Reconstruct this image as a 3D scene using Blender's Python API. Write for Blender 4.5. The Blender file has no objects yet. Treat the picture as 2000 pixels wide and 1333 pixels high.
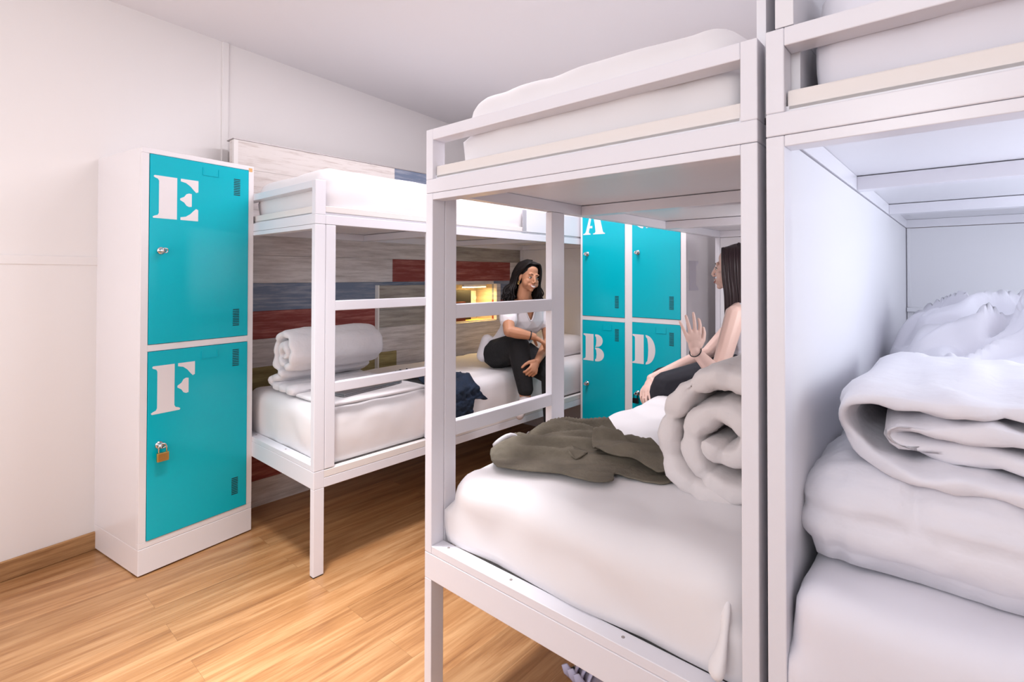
import bpy, bmesh, math, random
from mathutils import Vector, Matrix, noise
from mathutils.geometry import delaunay_2d_cdt
random.seed(7)
PI = math.pi
S = bpy.context.scene
COL = S.collection

# ------------------------------------------------------------------ camera
F_PX, CX, CY, PITCH, ROLL, EYE = 1016.2182, 1034.2128, 526.5294, -0.6858, 0.0825, 1.261
cam_d = bpy.data.cameras.new('camera'); cam = bpy.data.objects.new('camera', cam_d); COL.objects.link(cam)
cam_d.sensor_width = 36.0; cam_d.lens = F_PX / 2000 * 36.0
cam_d.shift_x = (1000 - CX) / 2000; cam_d.shift_y = (CY - 666.5) / 2000
cam_d.clip_start = 0.02
GA = -49.3; GR = Matrix.Rotation(math.radians(GA), 3, 'Z')      # turns the room so the bunks run along the world axes
cam.location = (0, 0, EYE)
cam.rotation_euler = (GR @ Matrix.Rotation(math.radians(-PITCH), 3, 'X') @ Matrix.Rotation(math.radians(90), 3, 'X') @ Matrix.Rotation(math.radians(ROLL), 3, 'Z')).to_euler()
S.camera = cam

# ------------------------------------------------------------------ view + light
S.view_settings.view_transform = 'Standard'; S.view_settings.look = 'None'
S.view_settings.gamma = 1.0; S.view_settings.use_curve_mapping = False
S.view_settings.exposure = -0.09
world = bpy.data.worlds.new('daylight'); S.world = world; world.use_nodes = True
bg = world.node_tree.nodes['Background']; bg.inputs[0].default_value = (0.80, 0.86, 1.0, 1); bg.inputs[1].default_value = 1.0

# frames: origin x, origin y, angle of the u axis from straight ahead (degrees)
FR = {'L': (-1.625, 2.1742, 31.9), 'A': (-.8952, 2.171, 40.72), 'B': (-.3032, 1.5195, 40.27), 'W': (0, 0, 33.17)}
def W(fr, u, v, z=0.0):
    ox, oy, t = FR[fr]; t = math.radians(t)
    return GR @ Vector((ox + u * math.sin(t) - v * math.cos(t), oy + u * math.cos(t) + v * math.sin(t), z))
def rz(fr): return math.radians(90 - FR[fr][2] + GA)
FR['K'] = (.354, 3.604, 41.2)

def area(name, fr, u, v, z, sx, sy, power, col, aim):
    l = bpy.data.lights.new(name, 'AREA'); l.shape = 'RECTANGLE'; l.size = sx; l.size_y = sy; l.energy = power; l.color = col
    o = bpy.data.objects.new(name, l); COL.objects.link(o); o.location = W(fr, u, v, z)
    o.rotation_euler = (W(fr, *aim) - o.location).to_track_quat('-Z', 'Y').to_euler(); return o
def point(name, fr, u, v, z, r, power, col):
    l = bpy.data.lights.new(name, 'POINT'); l.shadow_soft_size = r; l.energy = power; l.color = col
    o = bpy.data.objects.new(name, l); COL.objects.link(o); o.location = W(fr, u, v, z); return o
area('window_daylight_back', 'B', -2.82, .35, 1.45, 1.7, 1.5, 12, (.98, .97, 1.0), (1.0, .30, .75))
area('window_daylight_right', 'B', .95, -2.02, 1.35, 1.5, 1.2, 23, (.86, .92, 1.0), (.95, -.9, 1.1))
point('room_fill', 'B', -2.2, -1.0, 2.0, .30, 31, (.89, .95, .99))  # added fill behind the camera, no lamp fitting there
area('bunk_fill', 'B', 1.45, -.885, 1.36, .25, .06, 3.5, (1.0, .98, 1.0), (1.75, .1, .95))  # added fill hidden in the bunk, brightens the far locker's side
area('ceiling_fill', 'B', -1.9, .2, 1.7, .8, .8, 5, (1.0, .97, 1.0), (-1.7, .2, 2.6))  # unseen upward fill, added to lighten the ceiling
point('left_fill', 'B', -1.5, 1.0, 1.15, .20, 10, (1.0, .95, .94))  # unseen point light added to brighten the left side
k_ = area('aisle_fill', 'B', 1.0, .45, 2.53, 1.6, .3, 30, (1.0, .95, 1.0), (1.0, .45, 0))  # added fill over the aisle, not a real fixture
k_ = area('floor_pool_fill', 'B', -.30, .45, 2.5, .25, .25, 11.5, (.98, .99, 1.0), (-.30, .45, 0)); k_.data.spread = math.radians(58)  # unseen spot added to make the bright pool on the floor

# ------------------------------------------------------------------ materials
def mat(name, col, rough=.5, metal=0., spec=.5, coat=0., bump=0., bscale=60., emit=None, es=0., var=0., vscale=4., sheen=0., bstretch=None):
    m = bpy.data.materials.new(name); m.use_nodes = True; n = m.node_tree.nodes; L = m.node_tree.links
    b = n['Principled BSDF']; b.inputs['Base Color'].default_value = (*col, 1); b.inputs['Roughness'].default_value = rough
    b.inputs['Metallic'].default_value = metal; b.inputs['Specular IOR Level'].default_value = spec
    b.inputs['Coat Weight'].default_value = coat; b.inputs['Sheen Weight'].default_value = sheen
    if emit: b.inputs['Emission Color'].default_value = (*emit, 1); b.inputs['Emission Strength'].default_value = es
    tc = n.new('ShaderNodeTexCoord')
    src = tc.outputs['Object']
    if bstretch:
        mp = n.new('ShaderNodeMapping'); mp.inputs['Scale'].default_value = bstretch; L.new(src, mp.inputs[0]); src = mp.outputs[0]
    if bump:
        t = n.new('ShaderNodeTexNoise'); t.inputs['Scale'].default_value = bscale; t.inputs['Detail'].default_value = 4 if bscale > 5 else 2
        bp = n.new('ShaderNodeBump'); bp.inputs['Strength'].default_value = bump; bp.inputs['Distance'].default_value = .01 if bscale > 15 else .03
        L.new(src, t.inputs['Vector']); L.new(t.outputs['Fac'], bp.inputs['Height']); L.new(bp.outputs[0], b.inputs['Normal'])
    if var:
        t2 = n.new('ShaderNodeTexNoise'); t2.inputs['Scale'].default_value = vscale; t2.inputs['Detail'].default_value = 5
        r = n.new('ShaderNodeMapRange'); r.inputs[1].default_value = .3; r.inputs[2].default_value = .7
        r.inputs[3].default_value = 1 - var; r.inputs[4].default_value = 1 + var * .4
        mx = n.new('ShaderNodeMix'); mx.data_type = 'RGBA'; mx.blend_type = 'MULTIPLY'; mx.inputs[0].default_value = 1
        mx.inputs[6].default_value = (*col, 1)
        L.new(src, t2.inputs['Vector']); L.new(t2.outputs['Fac'], r.inputs[0]); L.new(r.outputs[0], mx.inputs[7]); L.new(mx.outputs[2], b.inputs['Base Color'])
    return m

def plank_mat(name, c_lo, c_hi, stretch=(2.5, 2.5, 30), rough=.6, lo=.35, hi=.65):
    m = bpy.data.materials.new(name); m.use_nodes = True; n = m.node_tree.nodes; L = m.node_tree.links
    b = n['Principled BSDF']; b.inputs['Roughness'].default_value = rough
    tc = n.new('ShaderNodeTexCoord'); mp = n.new('ShaderNodeMapping'); mp.inputs['Scale'].default_value = stretch
    L.new(tc.outputs['Object'], mp.inputs[0])
    t = n.new('ShaderNodeTexNoise'); t.inputs['Scale'].default_value = 1.6; t.inputs['Detail'].default_value = 9; t.inputs['Roughness'].default_value = .68
    cr = n.new('ShaderNodeValToRGB'); e = cr.color_ramp.elements
    e[0].position = lo; e[0].color = (*c_lo, 1); e[1].position = hi; e[1].color = (*c_hi, 1)
    bp = n.new('ShaderNodeBump'); bp.inputs['Strength'].default_value = .15; bp.inputs['Distance'].default_value = .005
    L.new(mp.outputs[0], t.inputs['Vector']); L.new(t.outputs['Fac'], cr.inputs[0]); L.new(cr.outputs[0], b.inputs['Base Color'])
    L.new(t.outputs['Fac'], bp.inputs['Height']); L.new(bp.outputs[0], b.inputs['Normal'])
    return m

def floor_mat():
    m = bpy.data.materials.new('oak_laminate'); m.use_nodes = True; n = m.node_tree.nodes; L = m.node_tree.links
    b = n['Principled BSDF']; b.inputs['Roughness'].default_value = .34; b.inputs['Specular IOR Level'].default_value = .5
    tc = n.new('ShaderNodeTexCoord')
    br = n.new('ShaderNodeTexBrick'); br.inputs['Scale'].default_value = 1.0; br.inputs['Brick Width'].default_value = 1.3; br.inputs['Row Height'].default_value = .135
    br.inputs['Mortar Size'].default_value = .0006; br.offset = .37; br.inputs['Bias'].default_value = 0
    br.inputs['Color1'].default_value = (0.0, 0, 0, 1); br.inputs['Color2'].default_value = (1, 1, 1, 1); br.inputs['Mortar'].default_value = (.5, .5, .5, 1)
    L.new(tc.outputs['Object'], br.inputs['Vector'])
    mp = n.new('ShaderNodeMapping'); mp.inputs['Scale'].default_value = (1.3, 16, 1); L.new(tc.outputs['Object'], mp.inputs[0])
    ad = n.new('ShaderNodeVectorMath'); ad.operation = 'ADD'
    ml = n.new('ShaderNodeVectorMath'); ml.operation = 'MULTIPLY'; ml.inputs[1].default_value = (7, 3, 5)
    L.new(br.outputs['Color'], ml.inputs[0]); L.new(ml.outputs[0], ad.inputs[1]); L.new(mp.outputs[0], ad.inputs[0])
    t = n.new('ShaderNodeTexNoise'); t.inputs['Scale'].default_value = 1.4; t.inputs['Detail'].default_value = 8; t.inputs['Roughness'].default_value = .6; t.inputs['Distortion'].default_value = .6
    L.new(ad.outputs[0], t.inputs['Vector'])
    mp2 = n.new('ShaderNodeMapping'); mp2.inputs['Scale'].default_value = (2.5, 70, 1); L.new(tc.outputs['Object'], mp2.inputs[0])
    t2 = n.new('ShaderNodeTexNoise'); t2.inputs['Scale'].default_value = 2.0; t2.inputs['Detail'].default_value = 4; L.new(mp2.outputs[0], t2.inputs['Vector'])
    s = n.new('ShaderNodeMath'); s.operation = 'MULTIPLY_ADD'; s.inputs[1].default_value = .28; L.new(t2.outputs['Fac'], s.inputs[0]); L.new(t.outputs['Fac'], s.inputs[2])
    cr = n.new('ShaderNodeValToRGB'); e = cr.color_ramp.elements
    e[0].position = .42; e[0].color = (.235, .10, .038, 1); e[1].position = .82; e[1].color = (.52, .29, .135, 1)
    x = e.new(.6); x.color = (.37, .178, .070, 1)
    L.new(s.outputs[0], cr.inputs[0])
    mr = n.new('ShaderNodeMapRange'); mr.inputs[3].default_value = .88; mr.inputs[4].default_value = 1.1; L.new(br.outputs['Color'], mr.inputs[0])
    mx = n.new('ShaderNodeMix'); mx.data_type = 'RGBA'; mx.blend_type = 'MULTIPLY'; mx.inputs[0].default_value = 1
    L.new(cr.outputs[0], mx.inputs[6]); L.new(mr.outputs[0], mx.inputs[7])
    mx2 = n.new('ShaderNodeMix'); mx2.data_type = 'RGBA'; mx2.inputs[7].default_value = (.12, .055, .02, 1)
    fm = n.new('ShaderNodeMath'); fm.operation = 'MULTIPLY'; fm.inputs[1].default_value = .45; L.new(br.outputs['Fac'], fm.inputs[0])
    L.new(mx.outputs[2], mx2.inputs[6]); L.new(fm.outputs[0], mx2.inputs[0]); L.new(mx2.outputs[2], b.inputs['Base Color'])
    return m

M = dict(
    wall=mat('warm_white_paint', (.89, .855, .845), .6, bump=.02, bscale=300),
    ceil=mat('ceiling_paint', (.88, .855, .875), .7),
    trim=mat('white_trim', (.86, .82, .80), .5),
    frame=mat('white_lacquered_frame', (.83, .815, .87), .28, spec=.5),
    board=mat('cream_board', (.84, .79, .765), .45),
    panel=mat('white_panel', (.83, .82, .86), .38),
    locker=mat('white_locker_steel', (.88, .845, .865), .22, spec=.6, bump=.03, bscale=420),
    teal=mat('teal_door_steel', (.0, .50, .62), .20, spec=.35, bump=.05, bscale=420),
    slot=mat('dark_slot', (.004, .03, .035), .6),
    white=mat('white_vinyl', (.86, .82, .84), .4),
    chrome=mat('chrome', (.7, .7, .72), .14, 1.),
    darkmetal=mat('black_steel', (.02, .02, .025), .3, .6),
    brass=mat('brass', (.72, .47, .17), .28, 1.),
    orange=mat('orange_sticker', (.75, .42, .16), .5),
    sheet=mat('white_cotton_sheet', (.85, .82, .835), .85, bump=.30, bscale=4.0, sheen=.15),
    sheetc=mat('lilac_white_sheet', (.83, .81, .875), .85, bump=.30, bscale=4.0, sheen=.15),
    duvet=mat('white_duvet', (.84, .81, .84), .9, bump=.30, bscale=12, sheen=.2),
    duvetc=mat('soft_white_duvet', (.82, .80, .855), .9, bump=.30, bscale=10, sheen=.2),
    greige=mat('greige_duvet', (.78, .725, .72), .92, bump=.30, bscale=12, sheen=.2),
    olive=mat('olive_cotton', (.175, .150, .112), .9, bump=.25, bscale=90, var=.25, vscale=14),
    navy=mat('navy_denim', (.008, .020, .048), .85, bump=.35, bscale=70, var=.4, vscale=25),
    navycuff=mat('pale_lining', (.6, .58, .62), .8),
    alu=mat('grey_aluminium', (.30, .29, .30), .38, .85),
    black=mat('black_plastic', (.012, .012, .014), .4),
    jeans=mat('black_trousers', (.008, .008, .010), .9, bump=.3, bscale=60),
    charcoal=mat('charcoal_trousers', (.016, .016, .024), .8, bump=.2, bscale=60),
    tee=mat('white_tshirt', (.80, .76, .79), .85, bump=.25, bscale=18),
    tank=mat('pale_top', (.72, .70, .76), .85, bump=.2, bscale=18),
    sock=mat('grey_beige_sock', (.52, .45, .44), .9),
    skin1=mat('tan_skin', (.52, .25, .145), .45, spec=.4, bump=.03, bscale=200),
    skin2=mat('fair_skin', (.86, .60, .52), .45, spec=.4, bump=.03, bscale=200),
    lips=mat('rose_lips', (.50, .17, .14), .4), teeth=mat('teeth', (.85, .82, .76), .25),
    eye=mat('eye_white', (.8, .78, .75), .2), iris=mat('dark_iris', (.02, .012, .008), .15),
    hair1=mat('black_brown_hair', (.009, .006, .006), .6, spec=.25),
    hair2=mat('dark_brown_hair', (.030, .015, .018), .42, spec=.4),
    gold=mat('gold', (.8, .55, .2), .25, 1.),
    glow=mat('warm_led_strip', (1, .8, .4), .5, emit=(1.0, .66, .24), es=26.),
    maroon=mat('maroon_box', (.10, .012, .012), .5),
    yellow=mat('yellow_paper', (.65, .50, .12), .7),
    shoegrey=mat('grey_shoe_fabric', (.34, .31, .38), .6), strap=mat('pale_lilac_strap', (.62, .62, .86), .5),
    bolt=mat('bolt_hole_grey', (.35, .31, .30), .6),
    glass=mat('window_glass', (.9, .95, 1.), .02),
    floor=floor_mat(),
    skirt=plank_mat('oak_skirting', (.26, .12, .045), (.50, .28, .12), (2, 2, 30)),
    p_cream=plank_mat('weathered_cream_plank', (.62, .54, .50), (.80, .74, .71), lo=.36, hi=.5),
    p_grey=plank_mat('weathered_grey_plank', (.48, .43, .415), (.76, .71, .70), lo=.34, hi=.6),
    p_dark=plank_mat('dark_grey_plank', (.24, .21, .185), (.46, .42, .38), lo=.34, hi=.62),
    p_blue=plank_mat('blue_grey_plank', (.16, .20, .29), (.48, .49, .56), lo=.46, hi=.78),
    p_red=plank_mat('brick_red_plank', (.25, .042, .036), (.58, .23, .19), lo=.46, hi=.78),
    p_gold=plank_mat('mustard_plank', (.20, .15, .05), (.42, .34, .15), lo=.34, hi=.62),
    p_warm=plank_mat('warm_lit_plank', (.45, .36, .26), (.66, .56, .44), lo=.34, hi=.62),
)

# ------------------------------------------------------------------ object helpers
def props(o, label=None, cat=None, group=None, kind=None):
    if label: o['label'] = label
    if cat: o['category'] = cat
    if group: o['group'] = group
    if kind: o['kind'] = kind
    return o
def thing(name, fr, u, v, z, label, cat, group=None, rot=0.):
    o = bpy.data.objects.new(name, None); COL.objects.link(o); o.empty_display_size = .1
    o.location = W(fr, u, v, z); o.rotation_euler = (0, 0, rz(fr) + rot)
    return props(o, label, cat, group)
def link(name, bm, m, parent=None, smooth=False, bevel=0., loc=None, fr=None):
    me = bpy.data.meshes.new(name); bmesh.ops.recalc_face_normals(bm, faces=bm.faces[:]); bm.to_mesh(me); bm.free()
    for mm in (m if isinstance(m, (list, tuple)) else [m]): me.materials.append(mm)
    o = bpy.data.objects.new(name, me); COL.objects.link(o)
    if parent: o.parent = parent
    if fr: o.location = W(fr, *loc); o.rotation_euler = (0, 0, rz(fr))
    if smooth:
        for p in me.polygons: p.use_smooth = True
    if bevel:
        b = o.modifiers.new('bevel', 'BEVEL'); b.width = bevel; b.segments = 2; b.limit_method = 'ANGLE'; b.angle_limit = math.radians(50)
        b.harden_normals = False
    return o
def box(bm, x0, x1, y0, y1, z0, z1, mi=0):
    x0, x1 = sorted((x0, x1)); y0, y1 = sorted((y0, y1)); z0, z1 = sorted((z0, z1))
    v = [bm.verts.new(p) for p in ((x0, y0, z0), (x1, y0, z0), (x1, y1, z0), (x0, y1, z0), (x0, y0, z1), (x1, y0, z1), (x1, y1, z1), (x0, y1, z1))]
    for f in ((0, 3, 2, 1), (4, 5, 6, 7), (0, 1, 5, 4), (1, 2, 6, 5), (2, 3, 7, 6), (3, 0, 4, 7)):
        bm.faces.new([v[i] for i in f]).material_index = mi
def part(name, parent, m, *boxes, bevel=.0015):
    bm = bmesh.new()
    for b in boxes: box(bm, *b)
    return link(name, bm, m, parent, bevel=bevel)
def cyl(bm, p0, p1, r0, r1=None, n=16, cap=True):
    r1 = r0 if r1 is None else r1; p0, p1 = Vector(p0), Vector(p1); d = (p1 - p0).normalized()
    a = d.orthogonal().normalized(); b = d.cross(a)
    A = [bm.verts.new(p0 + (a * math.cos(2 * PI * i / n) + b * math.sin(2 * PI * i / n)) * r0) for i in range(n)]
    B = [bm.verts.new(p1 + (a * math.cos(2 * PI * i / n) + b * math.sin(2 * PI * i / n)) * r1) for i in range(n)]
    for i in range(n): bm.faces.new((A[i], A[(i + 1) % n], B[(i + 1) % n], B[i]))
    if cap: bm.faces.new(A[::-1]); bm.faces.new(B)
def tube(bm, pts, rad, n=8, flat=1., closed=False):
    pts = [Vector(p) for p in pts]; N = len(pts); rings = []; prev = None
    for i, p in enumerate(pts):
        if closed: d = (pts[(i + 1) % N] - pts[i - 1]).normalized()
        else: d = (pts[min(i + 1, N - 1)] - pts[max(i - 1, 0)]).normalized()
        a = d.orthogonal().normalized() if prev is None else (prev - d * prev.dot(d)).normalized()
        prev = a; b = d.cross(a); r = rad[i] if isinstance(rad, (list, tuple)) else rad
        rings.append([bm.verts.new(p + a * math.cos(2 * PI * k / n) * r + b * math.sin(2 * PI * k / n) * r * flat) for k in range(n)])
    for i in range(N if closed else N - 1):
        A, B = rings[i], rings[(i + 1) % N]
        for k in range(n): bm.faces.new((A[k], A[(k + 1) % n], B[(k + 1) % n], B[k]))
    if not closed: bm.faces.new(rings[0][::-1]); bm.faces.new(rings[-1])
def catmull(P, n=6):
    P = [Vector(p) for p in P]; out = []
    for i in range(len(P) - 1):
        a = P[max(i - 1, 0)]; b = P[i]; c = P[i + 1]; d = P[min(i + 2, len(P) - 1)]
        for k in range(n):
            t = k / n
            out.append(.5 * ((2 * b) + (c - a) * t + (2 * a - 5 * b + 4 * c - d) * t * t + (3 * b - a - 3 * c + d) * t ** 3))
    out.append(P[-1]); return out
def nz(p, s, o=0.): return noise.noise(Vector((p[0] * s + o, p[1] * s + o * .7, p[2] * s - o)))

def grow(parent):
    pass
# ------------------------------------------------------------------ room shell (u,v frames)
def slab(name, fr, u0, u1, v0, v1, z0, z1, m, extra=(), holes=None):
    bm = bmesh.new(); box(bm, u0, u1, v0, v1, z0, z1)
    for e in extra: box(bm, *e)
    o = link(name, bm, m, loc=(0, 0, 0), fr=fr); o['kind'] = 'structure'; return o
CEIL = 2.556
slab('floor', 'A', -4.6, 4.2, -3.6, 3.4, -.06, 0, M['floor'])
slab('ceiling', 'A', -4.6, 4.2, -3.6, 3.4, CEIL, CEIL + .06, M['ceil'])
slab('wall_left', 'W', -4.2, 5.0, 2.995, 3.10, 0, CEIL, M['wall'])
slab('wall_far', 'A', 2.74, 2.84, -3.4, 1.9, 0, CEIL, M['wall'])
def wall_with_window(name, fr, axis, c0, c1, a0, a1, w0, w1, s0, s1):
    bm = bmesh.new()
    B = (lambda p0, p1, z0, z1: box(bm, c0, c1, p0, p1, z0, z1)) if axis == 'u' else (lambda p0, p1, z0, z1: box(bm, p0, p1, c0, c1, z0, z1))
    B(a0, w0, 0, CEIL); B(w1, a1, 0, CEIL); B(w0, w1, 0, s0); B(w0, w1, s1, CEIL)
    o = link(name, bm, M['wall'], loc=(0, 0, 0), fr=fr); o['kind'] = 'structure'
wall_with_window('wall_back', 'B', 'u', -3.0, -2.9, -2.4, 3.4, -.55, 1.25, .65, 2.25)
wall_with_window('wall_right', 'B', 'v', -2.2, -2.1, -3.0, 2.8, .15, 1.75, .75, 1.95)
def window(name, fr, axis, c, w0, w1, s0, s1):
    r = bpy.data.objects.new(name, None); COL.objects.link(r); r.location = W(fr, 0, 0); r.rotation_euler = (0, 0, rz(fr)); r['kind'] = 'structure'
    bm = bmesh.new(); t = .05
    for a in ((w0, w0 + t, s0, s1), (w1 - t, w1, s0, s1), (w0, w1, s0, s0 + t), (w0, w1, s1 - t, s1), ((w0 + w1) / 2 - .02, (w0 + w1) / 2 + .02, s0, s1)):
        if axis == 'u': box(bm, c - .03, c + .03, a[0], a[1], a[2], a[3])
        else: box(bm, a[0], a[1], c - .03, c + .03, a[2], a[3])
    link('window_frame', bm, M['trim'], r)
window('window_1', 'B', 'u', -2.95, -.55, 1.25, .65, 2.25)
window('window_2', 'B', 'v', -2.15, .15, 1.75, .75, 1.95)
bm = bmesh.new(); box(bm, -4.2, 1.32, 2.981, 2.995, 0, .082); o = link('baseboard_left', bm, M['skirt'], loc=(0, 0, 0), fr='W', bevel=.004); o['kind'] = 'structure'
for i, (a) in enumerate(((-4.2, 1.49, 2.990, 2.995, 1.306, 1.345), (1.466, 1.500, 2.985, 2.995, 1.345, CEIL))):
    bm = bmesh.new(); box(bm, *a); o = link('trim_%d' % (i + 1), bm, M['wall'], loc=(0, 0, 0), fr='W', bevel=.002); o['kind'] = 'structure'

# ---- weathered plank panelling behind the left bunk, with its raised headboard and lit niche
PV = .886; PH = .1535
rows = [1.985 - PH * i for i in range(14)]; rows[-1] = 0
PK = ['p_cream', 'p_grey', 'p_dark', 'p_blue', 'p_red', 'p_gold', 'p_warm', 'trim']
pan = thing('plank_panelling', 'A', 0, PV, 0, 'weathered multicoloured plank panelling on the left wall behind the bunk', 'wall panelling')
bm = bmesh.new(); U1 = 2.46
N0, N1, NZ0, NZ1 = 1.33, 1.955, .905, 1.192      # niche opening
def layout(i):
    return {0: [(0, 1.003, 0), (1.003, U1, 3)], 1: [(0, 1.4, 0), (1.4, U1, 1)], 2: [(0, .35, 1), (.35, U1, 0)], 3: [(0, 1.5, 1), (1.5, U1, 2)],
            4: [(0, .99, 1), (.99, 2.15, 4), (2.15, U1, 1)], 5: [(0, U1, 3)], 6: [(0, U1, 4)], 7: [(0, U1, 1)], 8: [(0, 1.1, 5), (1.1, U1, 1)],
            9: [(0, .6, 1), (.6, U1, 4)], 10: [(0, U1, 1)], 11: [(0, U1, 4)], 12: [(0, U1, 1)]}[i]
for i in range(13):
    z1, z0 = rows[i], rows[i + 1]
    for (a, b, k) in layout(i):
        if i == 5: k2 = 3
        segs = [(a, b)]
        if z1 > NZ0 + .01 and z0 < NZ1 - .01 and b > N0:
            segs = [(a, N0), (N1, b)]
            if z0 < NZ0: box(bm, N0, N1, .0, .02, z0, NZ0, k)
            if z1 > NZ1: box(bm, N0, N1, .0, .02, NZ1, z1, 1)
        for (p, q) in segs:
            if q > p: box(bm, p + .0006, q - .0006, 0, .02, z0 + .0006, z1 - .0006, k)
box(bm, 0.002, U1, .021, .03, 0, 1.983, 0) if False else None
bm.faces.ensure_lookup_table()
planks = link('planks', bm, [M[k] for k in PK], pan)
bm = bmesh.new()      # left return of the box
for i in range(13): box(bm, .0, .018, .021, .062, rows[i + 1] + .0006, rows[i] - .0006, 0 if i < 4 else 1)
link('return_side', bm, [M['p_cream'], M['p_grey']], pan)
part('corner_trim', pan, M['trim'], (-.002, .020, -.003, .0205, 0, 1.983), bevel=.001)
part('top_trim', pan, mat('grey_metal_edge', (.42, .38, .38), .4, .6), (-.004, U1, -.004, .09, 1.985, 1.990), bevel=0)
# raised headboard box
bm = bmesh.new(); H0, HY = .865, -.035
for (a, b, z0, z1, k) in ((H0, N0, 1.035, 1.195, 2), (H0, N0, .92, 1.035, 2), (H0, 1.33, .76, .92, 1), (H0, 1.0, .60, .76, 5), (1.0, 1.33, .60, .76, 1), (H0, 1.33, .447, .60, 1)):
    box(bm, a + .0006, b - .0006, HY, -.0005, z0 + .0006, z1 - .0006, k)
for (a, b, z0, z1, k) in ((1.33, 2.0, .76, NZ0 - .002, 1), (1.33, 2.0, .60, .76, 1), (1.33, 2.0, .447, .6, 1), (N1, 2.0, NZ0, 1.195, 1)):
    box(bm, a + .0006, b - .0006, HY, -.0005, z0 + .0006, z1 - .0006, k)
link('headboard_box', bm, [M[k] for k in PK], pan)
part('headboard_trim', pan, M['trim'], (H0 - .009, H0, HY - .002, .0, .447, 1.197), bevel=.001)
# niche lining
bm = bmesh.new()
box(bm, N0, N1, .21, .225, NZ0, NZ1, 0)
for i in range(4): box(bm, N0 + .3, N1 - .001, .205, .21, NZ0 + .07 * i + .002, NZ0 + .07 * (i + 1) - .002, 0)
box(bm, N0 - .015, N0, .02, .225, NZ0 - .015, NZ1 + .015, 0); box(bm, N1, N1 + .015, .02, .225, NZ0 - .015, NZ1 + .015, 0)
box(bm, N0, N1, .02, .225, NZ0 - .015, NZ0, 0); box(bm, N0, N1, .02, .225, NZ1, NZ1 + .015, 0)
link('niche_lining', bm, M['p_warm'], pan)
def mini(name, u0, u1, v0, v1, z0, z1, m, label, cat, bev=.002):
    t = thing(name, 'A', (u0 + u1) / 2, PV + (v0 + v1) / 2, z0, label, cat)
    return t, part('body', t, m, (-(u1 - u0) / 2, (u1 - u0) / 2, -(v1 - v0) / 2, (v1 - v0) / 2, 0, z1 - z0), bevel=bev)
t, b_ = mini('strip_light', 1.66, 1.90, .03, .055, 1.172, 1.190, M['black'], 'warm glowing strip light under the top of the wall niche', 'light', 0)
b_.data.materials[0] = M['trim']; part('diffuser', t, M['glow'], (-.118, .118, -.010, .010, -.006, 0), bevel=0)
l = bpy.data.lights.new('strip_light_bulb', 'AREA'); l.shape = 'RECTANGLE'; l.size = .22; l.size_y = .02; l.energy = 1.9; l.color = (1, .66, .22)
lo = bpy.data.objects.new('strip_light_bulb', l); COL.objects.link(lo); lo.location = W('A', 1.78, PV + .045, 1.163); lo.rotation_euler = (0, 0, rz('A'))
t, b_ = mini('storage_box', 1.49, 1.80, .10, .20, NZ0, 1.145, M['black'], 'black open box standing in the lit wall niche', 'box')
t, b_ = mini('book', 1.56, 1.70, .055, .095, NZ0, 1.055, M['maroon'], 'dark maroon book in front of the black box in the niche', 'book')
t, b_ = mini('wall_socket', 1.865, 1.945, .196, .204, 1.03, 1.135, M['trim'], 'cream socket plate with a round outlet on the niche wall', 'socket', .003)
bm = bmesh.new(); tube(bm, [(.018 + .017 * math.cos(a * PI / 8), -.008, .05 + .022 * math.sin(a * PI / 8)) for a in range(16)], .004, 6, closed=True); link('round_outlet', bm, M['white'], t, smooth=True)
t, b_ = mini('paper_slip', 1.72, 1.90, .03, .11, NZ0, .909, M['yellow'], 'yellow paper slip lying on the niche shelf', 'paper', 0)

# ------------------------------------------------------------------ lockers
def poly(bm, pts, y=0., x0=0., z0=0., w=1., h=1., d=.0008):
    top = [bm.verts.new((x0 + p[0] * w, y - d, z0 + p[1] * h)) for p in pts]
    bot = [bm.verts.new((x0 + p[0] * w, y, z0 + p[1] * h)) for p in pts]
    bm.faces.new(top); bm.faces.new(bot[::-1])
    for i in range(len(pts)): bm.faces.new((top[i], bot[i], bot[(i + 1) % len(pts)], top[(i + 1) % len(pts)]))
def arc(cx, cy, rx, ry, a0, a1, n=10): return [(cx + rx * math.cos(math.radians(a0 + (a1 - a0) * i / n)), cy + ry * math.sin(math.radians(a0 + (a1 - a0) * i / n))) for i in range(n + 1)]
STEM = [(0, .0), (.50, 0), (.50, 1), (.02, 1), (0, .97), (.03, .945), (.09, .925), (.115, .88), (.115, .12), (.09, .075), (.03, .055), (-.01, .03)]
ARMT = [(.58, 1), (.98, 1), (.98, .72), (.93, .70), (.87, .76), (.80, .84), (.70, .91), (.58, .935)]
MIDB = [(.57, .52), (.66, .57), (.71, .64), (.77, .665), (.83, .655), (.83, .345), (.77, .335), (.71, .36), (.66, .43), (.57, .48)]
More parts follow.
